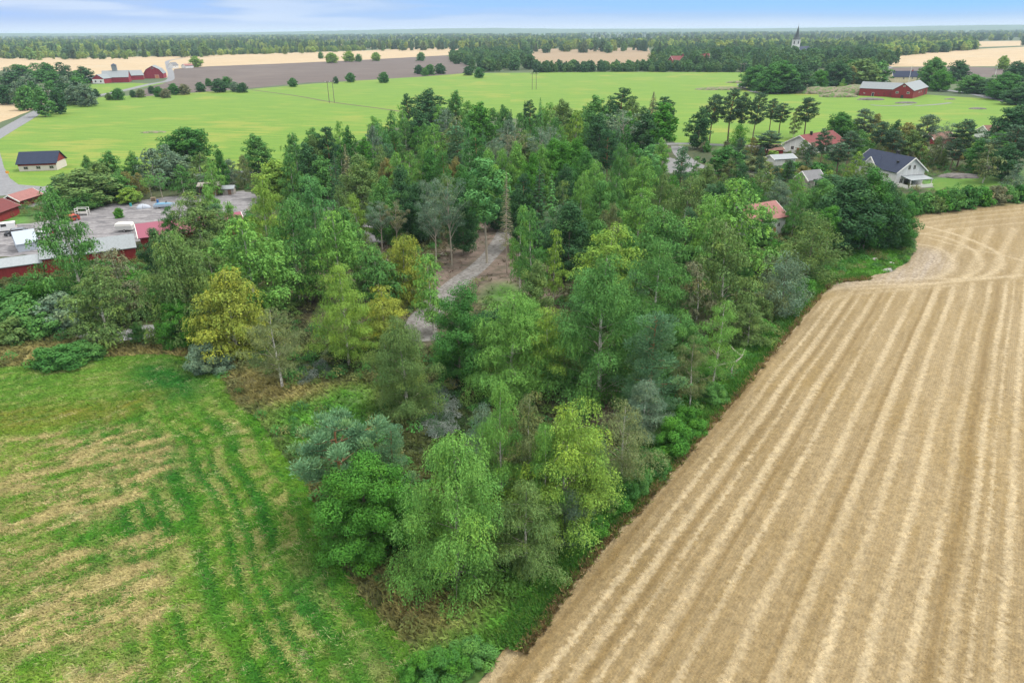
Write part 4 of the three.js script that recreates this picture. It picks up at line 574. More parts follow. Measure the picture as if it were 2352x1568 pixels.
{
  const rnd = mulberry(31);
  for (const [x, y] of [[8, 152], [42, 148], [78, 143], [104, 144], [130, 141], [152, 150], [168, 160], [187, 152], [20, 166], [58, 166], [92, 160], [118, 166], [142, 172], [174, 178], [28, 184], [70, 184], [106, 184], [140, 190], [164, 196], [190, 192], [5, 196], [48, 198], [85, 200], [122, 202]])
    treeH(['alder', 'oak', 'birch'][(rnd() * 3) | 0], ['deep', 'dark', 'deep', 'green', 'dark', 'grey'][(rnd() * 6) | 0], x, y, 11 + rnd() * 5, 32 + rnd() * 16, A.wood, null, { lod: 3 });
  for (const t of [['oak', 'deep', 1742, 150, 206, 62], ['oak', 'deep', 1795, 141, 213, 84], ['alder', 'dark', 1840, 148, 211, 64], ['oak', 'vivid', 1884, 160, 208, 40], ['oak', 'dark', 1925, 141, 201, 66], ['oak', 'rust', 1957, 153, 200, 26], ['oak', 'olive', 1985, 136, 198, 74], ['alder', 'green', 2030, 140, 194, 42], ['alder', 'deep', 1960, 138, 190, 50], ['oak', 'deep', 1770, 165, 214, 60], ['alder', 'dark', 1820, 165, 214, 50], ['oak', 'green', 2150, 131, 204, 56], ['oak', 'vivid', 2168, 160, 209, 44], ['oak', 'dark', 2210, 140, 186, 46], ['oak', 'green', 2238, 170, 214, 56], ['alder', 'dark', 2275, 180, 216, 50], ['oak', 'deep', 2322, 168, 228, 76], ['oak', 'dark', 2346, 142, 190, 46], ['alder', 'dark', 2300, 190, 222, 50], ['oak', 'grey', 2250, 188, 214, 40], ['oak', 'lime', 2310, 128, 160, 22], ['birch', 'lime', 1935, 190, 212, 18], ['birch', 'light', 1940, 178, 210, 14], ['oak', 'olive', 1500, 120, 150, 20], ['oak', 'dark', 2345, 200, 240, 60]])
    tree(t[0], t[1], t[2], t[3], t[4], t[5], A.farm, null, { lod: t[4] > 200 ? 2 : 3 });
}
function wood(name, count, hlo, hhi, kinds, tints, pick, seed, label) {
  const rnd = mulberry(seed), lists = kinds.map(() => []);
  let n = 0, tries = 0; while (n < count && tries++ < count * 60) { const p = pick(rnd); if (!p) continue; lists[(rnd() * kinds.length) | 0].push([p, lerp(hlo, hhi, rnd()), rnd() * 6.283, rnd()]); n++; }
  const M = new THREE.Matrix4(), q = new THREE.Quaternion(), c = new THREE.Color();
  lists.forEach((list, k) => {
    if (!list.length) return; const P = proto(kinds[k], 4, k % 2), m = shade(new THREE.InstancedMesh(P.crown, LEAFW, list.length)); m.name = numbered(name); tag(m, label + ' of ' + { oak: 'round crowns', alder: 'dense crowns', birch: 'light birches', spruce: 'spruce spires', pine: 'pine tops', youngpine: 'young pines' }[kinds[k]], 'woodland', null, 'stuff');
    list.forEach(([p, h, a, r], i) => { const s = h / P.H, w = s * (0.9 + 0.5 * ((r * 37) % 1)) * (P.H / P.R > 5 ? 1.25 : 0.95); m.setMatrixAt(i, M.compose(p, q.setFromAxisAngle(V(0, 1, 0), a), V(w, s, w))); const t = tints[((r * 997) % 1 * tints.length) | 0], v = 0.8 + 0.4 * ((r * 113) % 1); m.setColorAt(i, c.setRGB(t[0] * v, t[1] * v, t[2] * v)); });
    scene.add(m);
  });
}
const LEAFW = new THREE.MeshPhysicalMaterial({ color: lin(1, 1, 1), roughness: 1, specularIntensity: 0.2, transmission: 0.35, thickness: 0, vertexColors: true, side: THREE.DoubleSide });
const inPoly = (D) => { const P = poly(D), bx = [Math.min(...P.map((p) => p.x)), Math.max(...P.map((p) => p.x))], bz = [Math.min(...P.map((p) => p.z)), Math.max(...P.map((p) => p.z))]; return (r) => { const x = lerp(...bx, r()), z = lerp(...bz, r()); return inside(x, z, P) ? V(x, 0, z) : null; }; };
const DK = [[0.07, 0.16, 0.06], [0.085, 0.19, 0.06], [0.06, 0.14, 0.065], [0.11, 0.21, 0.07]], MX = [[0.12, 0.22, 0.085], [0.18, 0.30, 0.085], [0.09, 0.17, 0.08], [0.24, 0.33, 0.09], [0.32, 0.40, 0.10]], SUNNY = [[0.25, 0.37, 0.09], [0.32, 0.43, 0.10], [0.16, 0.27, 0.08], [0.36, 0.44, 0.12], [0.11, 0.19, 0.08]], CON = [[0.085, 0.16, 0.085], [0.11, 0.18, 0.09], [0.15, 0.20, 0.10], [0.085, 0.17, 0.10]];
wood('field_copse', 240, 11, 16, ['oak', 'alder'], DK, inPoly([[1022, 134], [1080, 122], [1200, 116], [1222, 140], [1226, 163], [1085, 166], [1075, 150], [1035, 145]]), 1, 'dark copse standing between ploughed and tan fields');
wood('hedge_row', 150, 7, 12, ['oak', 'alder'], DK, inPoly([[1225, 163], [1400, 160], [1712, 161], [1712, 166], [1400, 165], [1225, 167]]), 2, 'dark hedgerow along the far edge of the green field');
wood('church_wood', 900, 11, 17, ['oak', 'alder', 'birch'], [...DK, [0.09, 0.17, 0.05]], inPoly([[1500, 150], [1500, 124], [1640, 112], [1850, 110], [2015, 112], [2035, 130], [2010, 165], [1900, 172], [1720, 164]]), 3, 'dark wood below the white church tower');
wood('sunlit_wood', 700, 13, 18, ['oak', 'birch', 'alder'], SUNNY, inPoly([[1500, 118], [1560, 103], [1900, 99], [2230, 100], [2240, 110], [2040, 124], [1850, 112], [1640, 112]]), 4, 'sunlit yellow-green wood around the church');
wood('pine_forest', 1100, 19, 25, ['pine', 'spruce', 'youngpine'], [...CON, ...MX], inPoly([[-160, 131], [200, 131], [420, 127], [560, 123], [560, 104], [-160, 106]]), 5, 'tall pine forest behind the pale straw field');
wood('forest_fringe', 420, 8, 13, ['oak', 'birch'], SUNNY, inPoly([[-60, 134], [160, 137], [285, 137], [300, 132], [420, 130], [560, 126], [840, 117], [840, 113], [560, 121], [400, 126], [-60, 129]]), 6, 'sunny young trees fringing the pine forest');
wood('mixed_forest', 800, 13, 19, ['spruce', 'birch', 'oak'], MX, inPoly([[560, 121], [840, 113], [960, 104], [1120, 110], [1240, 111], [1490, 108], [1510, 122], [1560, 103], [1500, 96], [560, 100]]), 7, 'mixed forest behind the tan field');
wood('right_wood', 300, 13, 18, ['oak', 'birch'], [...SUNNY, ...DK], inPoly([[1990, 127], [2080, 118], [2240, 110], [2245, 114], [2090, 126], [2010, 133]]), 8, 'wood bordering the pale field beside the ploughed land');
wood('churchyard_trees', 46, 16, 20.5, ['oak', 'alder'], DK, (r) => { const d = lerp(1010, 1120, r()), a = lerp(0.25, 0.48, r()); return V(Math.sin(a) * d, 0, -Math.cos(a) * d); }, 41, 'tall dark trees in front of the church tower');
const pales = [[[2235, 95], [2420, 92], [2420, 104], [2250, 108]], [[700, 104], [830, 100], [960, 98], [960, 106], [820, 112], [720, 112]], [[2010, 128], [2150, 118], [2250, 112], [2420, 104], [2480, 150], [2050, 153]]].map((p) => poly(p));
wood('far_forest', 5200, 16, 23, ['spruce', 'birch', 'oak', 'pine'], [...MX, ...CON, [0.09, 0.15, 0.06]], (r) => { const d = 1500 + 3300 * Math.pow(r(), 0.8), a = lerp(-0.72, 0.72, r()), x = Math.sin(a) * d, z = -Math.cos(a) * d; if (fbm(x / 420 + 5, z / 420, 3) < 0.49) return null; for (const P of pales) if (inside(x, z, P)) return null; return V(x, 0, z); }, 9, 'far forest spreading to the horizon');
wood('horizon_forest', 5200, 18, 26, ['spruce', 'oak'], [...MX, ...CON], (r) => { const d = 4600 + 4600 * r(), a = lerp(-0.72, 0.72, r()), x = Math.sin(a) * d, z = -Math.cos(a) * d; return fbm(x / 900 + 15, z / 900, 3) < 0.4 ? null : V(x, 0, z); }, 10, 'forest on the horizon');
{ // low hills closing the view
  const pos = [], idx = [], n = 160;
  for (let i = 0; i <= n; i++) { const a = lerp(-0.95, 0.95, i / n), hh = 26 + 44 * fbm(i * 0.05 + 3, 2, 4) + 20 * Math.exp(-(((a + 0.12) / 0.2) ** 2)) + 12 * Math.exp(-(((a - 0.6) / 0.15) ** 2)) + 3 * noise(i * 0.9, 7); for (const [d, h] of [[8200, 0], [9000, hh * 0.55], [10000, hh], [12500, hh * 0.7]]) pos.push(Math.sin(a) * d, h, -Math.cos(a) * d); if (i) for (let k = 0; k < 3; k++) { const q = (i - 1) * 4 + k; idx.push(q, q + 4, q + 1, q + 4, q + 5, q + 1); } }
  const g = new THREE.BufferGeometry(); g.setAttribute('position', new THREE.Float32BufferAttribute(pos, 3)); g.setIndex(idx); g.computeVertexNormals();
  top('hills', g, new THREE.MeshStandardMaterial({ color: lin(0.05, 0.10, 0.055), roughness: 1, side: THREE.DoubleSide }), 'structure');
}
console.log('far done');
// ---------------------------------------------------------------- buildings, vehicles, poles, rocks
const ribTex = (r, g, b, n = 16) => { const t = colourTex(128, 128, (i, j) => { const k = (i % (128 / n)) < 2 ? 0.72 : 0.94 + 0.12 * noise(i / 3, j / 30); return [r * k, g * k, b * k]; }, true); return t; };
const boardTex = (r, g, b) => colourTex(256, 128, (i, j) => { const k = (i % 16 < 1 ? 0.55 : 0.82 + 0.3 * PERM[((i >> 4) * 77) & 65535]) * (0.85 + 0.3 * noise(i / 2, j / 40)); return [r * k, g * k, b * k]; }, true);
const metalTex = colourTex(256, 256, (i, j) => { const k = (i % 16 < 2 ? 0.8 : 1) * (0.85 + 0.3 * fbm(i / 30, j / 40, 3)); return [0.19 * k, 0.215 * k, 0.235 * k]; }, true);
const tileTex = (r, g, b) => colourTex(128, 128, (i, j) => { const k = (j % 8 < 2 ? 0.75 : 1) * (i % 8 < 1 ? 0.85 : 1) * (0.85 + 0.3 * PERM[((i >> 3) * 31 + (j >> 3) * 977) & 65535]); return [r * k, g * k, b * k]; }, true);
const tm = (t, rough = 0.85) => new THREE.MeshStandardMaterial({ map: t, roughness: rough });
const B = {
  red: tm(boardTex(0.215, 0.018, 0.020)), farmRed: tm(boardTex(0.27, 0.022, 0.040)), white: tm(boardTex(0.62, 0.63, 0.63), 0.7), plaster: mat([0.55, 0.50, 0.46], 0.95), yellow: tm(boardTex(0.62, 0.55, 0.36)), wood: tm(boardTex(0.15, 0.085, 0.055)), greyWood: tm(boardTex(0.28, 0.26, 0.24)),
  metal: tm(metalTex, 0.75), paleMetal: new THREE.MeshStandardMaterial({ map: metalTex, color: lin(1.2, 1.2, 1.2), roughness: 0.75 }), maroon: tm(ribTex(0.215, 0.045, 0.085), 0.55), tileRed: tm(tileTex(0.145, 0.028, 0.031)), tilePink: tm(tileTex(0.26, 0.115, 0.108)), tileBrown: tm(tileTex(0.15, 0.072, 0.055)), slate: tm(tileTex(0.016, 0.026, 0.058), 0.95), greyRoof: tm(tileTex(0.15, 0.155, 0.17)), darkRoof: tm(ribTex(0.035, 0.05, 0.085), 0.9),
  trim: mat([0.68, 0.68, 0.66], 0.6), glass: new THREE.MeshPhysicalMaterial({ color: lin(0.02, 0.025, 0.03), roughness: 0.08, clearcoat: 1 }), dark: mat([0.025, 0.025, 0.028], 0.7), black: mat([0.012, 0.012, 0.014], 0.5), steel: mat([0.45, 0.45, 0.46], 0.4, { metalness: 0.7 }), pole: mat([0.16, 0.14, 0.12], 0.95), rubber: mat([0.02, 0.02, 0.02], 0.9), fabric: mat([0.33, 0.38, 0.45], 0.85), stone: mat([0.30, 0.29, 0.28], 0.95), copper: mat([0.035, 0.05, 0.052], 0.7),
};
const uvBox = (g, s) => { const p = g.attributes.position, n = g.attributes.normal, u = g.attributes.uv; for (let i = 0; i < p.count; i++) { const ax = Math.abs(n.getX(i)), ay = Math.abs(n.getY(i)); ax > 0.7 ? u.setXY(i, p.getZ(i) / s, p.getY(i) / s) : u.setXY(i, p.getX(i) / s, ay > 0.7 ? p.getZ(i) / s : p.getY(i) / s); } return g; };
function frameAt(a, b) { const d = b.clone().sub(a), L = Math.hypot(d.x, d.z), turn = Math.atan2(-d.z, d.x); return { L, turn, mid: V((a.x + b.x) / 2, 0, (a.z + b.z) / 2) }; }
// a gabled block: front wall along local x at z = 0, ridge along x; everything is placed by M inside the thing
function block(g, M, L, D, eave, ridge, o) {
  const put = (name, geo, m, parent = g) => part(name, geo.applyMatrix4(M), m, parent), over = o.over ?? 0.45, th = 0.16, base = o.base ?? 0;
  const sh = new THREE.Shape([[0, base], [-D, base], [-D, eave], [-D / 2, ridge], [0, eave]].map(([z, y]) => new THREE.Vector2(z, y)));
  const wallG = new THREE.ExtrudeGeometry(sh, { depth: L, bevelEnabled: false }); wallG.rotateY(-Math.PI / 2); wallG.translate(L / 2, 0, 0);     // shape x -> local z
  put('wall', uvBox(wallG, 2), o.wall);
  const run = D / 2 + over, rise = (ridge - eave) / (D / 2), slope = Math.hypot(D / 2 + over, rise * (D / 2 + over)), ang = Math.atan(rise), slabs = [];
  for (const s of [1, -1]) { const q = box(L + 2 * over, th, slope); uvBox(q, 2); q.rotateX(s * ang); q.translate(0, ridge + th * 0.6 - rise * run / 2, -D / 2 + s * run / 2); slabs.push(q); }
  const roof = put('roof', mergeGeometries(slabs), o.roof);
  if (o.trim) for (const e of [-1, 1]) { const v = []; for (const s of [1, -1]) { const q = box(0.12, 0.3, slope + 0.02); q.rotateX(s * ang); q.translate(e * (L / 2 + over + 0.063), ridge - 0.02 - rise * run / 2, -D / 2 + s * run / 2); v.push(q); } part('verge_board', mergeGeometries(v).applyMatrix4(M), o.trim, g); }
  return { roof, put };
}
const SIDE = { front: (x, L, D) => [x, 0, 0], right: (x, L, D) => [L / 2, -D / 2 - x, Math.PI / 2], left: (x, L, D) => [-L / 2, -D / 2 + x, -Math.PI / 2], back: (x, L, D) => [-x, -D, Math.PI] };
function onWall(M, side, u, y, L, D) { const [x, z, a] = SIDE[side](u, L, D); return M.clone().multiply(new THREE.Matrix4().makeRotationY(a).setPosition(x, y, z)); }
function windowPart(g, M, w, h, frame = B.trim) { const t = 0.09, f = mergeGeometries([box(w, t, 0.08, 0, h / 2 - t / 2, 0.04), box(w, t, 0.08, 0, -h / 2 + t / 2, 0.04), box(t, h - 2 * t, 0.08, w / 2 - t / 2, 0, 0.04), box(t, h - 2 * t, 0.08, -w / 2 + t / 2, 0, 0.04), box(0.05, h - 2 * t, 0.06, 0, 0, 0.04)]); const fm = part('window', f.applyMatrix4(M), frame, g); part('pane', box(w - 0.06, h - 0.06, 0.03, 0, 0, 0.02).applyMatrix4(M), B.glass, fm); }
function doorPart(g, M, w, h, m = B.dark, frame = B.trim) { const d = part('door', box(w, h, 0.08, 0, h / 2, 0.04).applyMatrix4(M), m, g); part('door_frame', mergeGeometries([box(0.12, h + 0.12, 0.12, w / 2 + 0.06, h / 2 + 0.06, 0.05), box(0.12, h + 0.12, 0.12, -w / 2 - 0.06, h / 2 + 0.06, 0.05), box(w, 0.12, 0.12, 0, h + 0.06, 0.05)]).applyMatrix4(M), frame, d); }
function house(name, label, a, b, depth, eave, ridge, o, category = 'building') {
  const f = frameAt(a, b), g = thing(name, label, category, f.mid, f.turn, o.group), M = new THREE.Matrix4(), r = block(g, M, f.L, depth, eave, ridge, o);
  for (const [side, u, y, w, h] of o.windows ?? []) windowPart(g, onWall(M, side, u, y, f.L, depth), w, h, o.frame);
  for (const [side, u, w, h, m] of o.doors ?? []) doorPart(g, onWall(M, side, u, 0, f.L, depth), w, h, m, o.frame);
  for (const [x, z, w, h, m] of o.chimneys ?? []) { const c = part('chimney', box(w, h, w, x, ridge + h / 2 - 0.5, -depth / 2 + z), m ?? B.black, r.roof); part('chimney_cap', box(w + 0.14, 0.08, w + 0.14, x, ridge + h - 0.46, -depth / 2 + z), B.dark, r.roof); }
  g.userData.L = undefined; delete g.userData.L; return { g, L: f.L, M, D: depth };
}
// ---- the yard
{
  const a = G(104, 629), b = G(316, 600), dep = 10.5;
  const h1 = house('long_barn', 'long red-walled barn with grey corrugated metal roof beside the rock yard', a, b, dep, 2.9, 4.3, { wall: B.red, roof: B.metal, over: 0.35 });
  for (let i = 0; i < 3; i++) part('roof_vent', new THREE.CylinderGeometry(0.14, 0.14, 0.6, 10).translate(-6 + i * 7, 4.3, -6.5), B.steel, h1.g);
  house('low_barn', 'lower red shed with bluish metal roof continuing the long barn to the left', G(-75, 654), G(101, 629.5), 6.5, 2.3, 3.0, { wall: B.red, roof: B.paleMetal, over: 0.3 });
  const p = G(321, 545, 3.4), q = G(560, 515, 3.4);
  house('maroon_roofed_hall', 'long hall with maroon metal roof half hidden behind birches', V(p.x, 0, p.z), V(q.x, 0, q.z), 10, 3.3, 5.0, { wall: B.red, roof: B.maroon, trim: B.trim, over: 0.4 });
  house('timber_shed', 'dark brown open timber shed at the back of the yard', G(459, 449), G(505, 447), 4.5, 2.6, 3.1, { wall: B.wood, roof: B.greyWood, over: 0.5, doors: [['front', -1.6, 1.8, 2.0, B.black], ['front', 1.4, 1.5, 1.9, tm(boardTex(0.34, 0.2, 0.07))]], frame: B.wood });
  house('garden_hut', 'small hut with pale roof right of the timber shed', G(512, 448), G(537, 447), 3, 1.7, 2.3, { wall: B.greyWood, roof: B.paleMetal, over: 0.3, doors: [['front', 0.4, 0.9, 1.5, B.wood]], frame: B.greyWood });
  house('tarpaulin_shelter', 'pale blue fabric shelter tent behind the low barn', G(42, 580), G(92, 572), 7, 1.6, 3.6, { wall: B.fabric, roof: B.fabric, over: 0.1 });
  const rc = house('red_cottage', 'low red building with pinkish tiled roof and white verge by the yard entrance', G(-90, 545), G(46, 492), 7, 2.3, 4.0, { wall: B.red, roof: tm(tileTex(0.13, 0.026, 0.028)), trim: B.trim });
  house('tiled_outbuilding', 'small outbuilding with faded pink tile roof near the road junction', G(48, 476), G(98, 460), 5, 1.8, 3.2, { wall: B.red, roof: B.tilePink, trim: B.trim });
  const bs = house('roadside_barn', 'whitewashed barn with dark slate roof and red eave boards beside the road', G(44, 394), G(131, 390.5), 9, 2.6, 5.6, { wall: B.plaster, roof: B.slate, over: 0.5, windows: [['front', -3.6, 1.1, 1.3, 0.9], ['front', 0.2, 1.1, 1.3, 0.9], ['front', 4.2, 1.1, 1.3, 0.9]], frame: B.greyWood });
  part('eave_boards', box(bs.L + 0.1, 0.7, 0.1, 0, 2.15, 0.06), B.red, bs.g); part('gable_boards', new THREE.ExtrudeGeometry(new THREE.Shape([new THREE.Vector2(-8.9, 2.6), new THREE.Vector2(-0.1, 2.6), new THREE.Vector2(-4.5, 5.5)]), { depth: 0.06, bevelEnabled: false }).rotateY(-Math.PI / 2).translate(bs.L / 2 + 0.08, 0, 0), B.red, bs.g);
}
// ---- the white houses
{
  const a = G(1960, 405), b = G(2054, 429), c = G(2107, 420), D = Math.min(10, b.distanceTo(c)), h = house('white_house', 'white two-storey house with dark blue roof and porch facing the lawn', a, b, D, 4.4, 8.0, { wall: B.white, roof: B.slate, trim: B.trim, over: 0.6, windows: [['right', -0.9, 5.3, 1.0, 1.4], ['right', 0.9, 5.3, 1.0, 1.4], ['front', 5, 2.6, 1.2, 1.4], ['front', -5, 2.6, 1.2, 1.4], ['front', 0, 2.6, 1.6, 1.4], ['right', -3, 1.6, 1.2, 1.4]], doors: [['right', -1, 1.9, 2.1, B.glass]], chimneys: [[1.5, -0.6, 0.8, 1.5]] }), L = h.L;
  const P = (n, geo, m) => part(n, geo, m, h.g); P('porch_deck', box(4.6, 0.35, D - 0.6, L / 2 + 2.35, 0.18, -D / 2), B.greyWood); P('porch_roof', box(4.0, 0.16, D - 2.2, 0, 0, 0).rotateZ(-0.14).translate(L / 2 + 2.05, 2.75, -D / 2 - 0.6), B.paleMetal);
  for (const z of [-1.8, -D / 2 - 0.6, -D + 0.8]) P('porch_post', box(0.16, 2.2, 0.16, L / 2 + 3.8, 1.45, z), B.trim); P('porch_rail', mergeGeometries([box(0.08, 0.9, D - 1.8, L / 2 + 4.55, 0.8, -D / 2), box(4.4, 0.9, 0.08, L / 2 + 2.3, 0.8, -0.4)]), B.trim);
  // cross gable on the long side and its small roof
  const CM = new THREE.Matrix4().makeRotationY(-Math.PI / 2).setPosition(-L * 0.12 - 2.4, 0, -1.4); block(h.g, CM, 3.4, 4.8, 4.6, 7.0, { wall: B.white, roof: B.slate, trim: B.trim, over: 0.3 });
  P('roof_hatch', box(0.6, 0.5, 0.5, L * 0.33, 6.6, -D / 4 + 0.2), B.black);
  tag(top('kettle_grill', new THREE.LatheGeometry([[0.02, 1.15], [0.3, 1.05], [0.42, 0.8], [0.4, 0.65], [0.25, 0.5], [0.06, 0.45], [0.06, 0.36]].map(([r, y]) => new THREE.Vector2(r, y)), 16).translate(L / 2 + 1.7, 0, -1.6).applyMatrix4(h.g.matrix.compose(h.g.position, h.g.quaternion, h.g.scale)), B.black), 'black domed grill on the porch deck of the white house', 'grill');
}
{
  const a = G(1867, 357), b = G(1938, 343.5), c = G(1817, 345), D = a.distanceTo(c), h = house('white_bungalow', 'white house with a red tiled roof among the pines', a, b, Math.min(D, 12), 3.2, 6.4, { wall: B.white, roof: B.tileRed, trim: B.trim, over: 0.6, windows: [['left', 2, 1.8, 1.3, 1.3], ['left', -2.4, 1.8, 1.3, 1.3], ['front', -4, 1.7, 1.2, 1.3], ['front', 1, 1.7, 1.2, 1.3], ['front', 5, 1.7, 1.2, 1.3]], doors: [['left', 0, 1.1, 2.1, tm(boardTex(0.3, 0.06, 0.05))], ['front', -1.6, 1.0, 2.0, B.glass]], chimneys: [[-4.5, 0.6, 0.7, 1.5]] });
}
house('pink_roofed_house', 'white house with pale pink roof glimpsed between trees at the field edge', G(1722, 552), G(1800, 537), 8, 4.2, 6.6, { wall: B.white, roof: B.tilePink, trim: B.trim, over: 0.5, windows: [['front', 3.2, 2.4, 1.0, 1.0], ['front', -1, 2.4, 1.2, 1.2], ['right', 0, 2.4, 1.2, 1.2]], doors: [['front', 2.0, 1.0, 2.0, tm(boardTex(0.4, 0.2, 0.07))]] });
house('white_garage', 'small white garage in front of the red-roofed house', G(1779, 381), G(1826, 378), 5, 2.2, 3.2, { wall: B.white, roof: B.paleMetal, trim: B.trim, doors: [['front', 1, 2.2, 1.9, B.greyWood]] });
house('brown_roofed_shed', 'little shed with a reddish brown roof among pines', G(1764, 358), G(1798, 356), 5, 2.0, 3.4, { wall: B.red, roof: B.tileBrown, trim: B.trim, doors: [['front', 0, 1, 1.8, B.wood]] });
house('slate_roofed_shed', 'grey shed with dark roof in the trees below the white garage', G(1855, 432), G(1890, 428), 5, 2.4, 4.4, { wall: B.greyWood, roof: B.greyRoof, trim: B.trim, doors: [['front', 0, 1, 1.9, B.dark]] });
house('dark_red_cabin', 'dark red cabin with white verge among the orange birches', G(2143, 333), G(2192, 329), 6, 2.3, 4.2, { wall: B.red, roof: B.tileBrown, trim: B.trim, windows: [['left', 0, 1.5, 1, 1]] });
house('brown_roofed_house', 'house with brown tiled roof behind hedges at the right edge', G(2272, 320), G(2330, 318), 8, 2.4, 5.0, { wall: B.white, roof: B.tileBrown, trim: B.trim, windows: [['front', -2, 1.5, 1.2, 1.2]] });
// ---- farms beyond the field
{
  const a = G(1980, 219.5), b = G(2056, 223), c = G(2096, 226.3), d = G(2129, 216), f = frameAt(a, b), g = thing('red_barn', 'large red L-shaped barn with grey metal roof on the green rise', 'barn', f.mid, f.turn), M = new THREE.Matrix4(), L = f.L + 4;
  block(g, M, L, 11, 4.9, 8.6, { wall: B.red, roof: B.metal, over: 0.4 });
  const inv = new THREE.Matrix4().makeRotationY(f.turn).setPosition(f.mid).invert(), f2 = frameAt(c, d), M2 = inv.clone().multiply(new THREE.Matrix4().makeRotationY(f2.turn).setPosition(f2.mid)), D2 = b.distanceTo(c);
  block(g, M2, Math.max(f2.L, 16), D2, 4.9, 9.0, { wall: B.red, roof: B.metal, over: 0.4 }); const L2 = Math.max(f2.L, 16);
  for (const u of [-3.4, 3.2]) windowPart(g, onWall(M2, 'left', u, 3.4, L2, D2), 1.7, 1.3); windowPart(g, onWall(M2, 'left', 0.1, 7.4, L2, D2), 1.3, 0.9); doorPart(g, onWall(M2, 'left', 0, 0, L2, D2), 1.7, 1.9, B.black, B.red); doorPart(g, onWall(M2, 'front', L2 * 0.3, 0, L2, D2), 2.6, 3.2, B.black, B.red);
  for (const u of [-5, -2.5, 2]) windowPart(g, onWall(M2, 'front', u, 3.0, L2, D2), 0.7, 1.1);
  doorPart(g, onWall(M, 'front', -3.5, 0, L, 11), 1.3, 2.3, B.black); for (const u of [-9, 0, 3.5, 7]) windowPart(g, onWall(M, 'front', u, 1.7, L, 11), 1.1, 0.7, u < -5 ? B.trim : B.red);
}
house('yellow_house', 'pale yellow house with dark blue roof behind the red barn', G(2051, 190), G(2115, 190), 10, 4.8, 9.0, { wall: B.yellow, roof: B.slate, trim: B.trim, windows: [['front', 4, 3.6, 1.2, 1.3], ['front', 8, 3.6, 1.2, 1.3], ['front', -3, 3.6, 1.2, 1.3], ['right', 0, 1.8, 1.2, 1.3]], chimneys: [[5, 0, 0.9, 1.4, tm(boardTex(0.3, 0.06, 0.05))]] });
house('red_shed', 'small red shed with dark roof under the big round trees', G(1749, 211), G(1786, 214), 7, 3.2, 5.4, { wall: B.red, roof: B.darkRoof, trim: B.trim, doors: [['front', 2, 1.4, 2.2, B.trim]] });
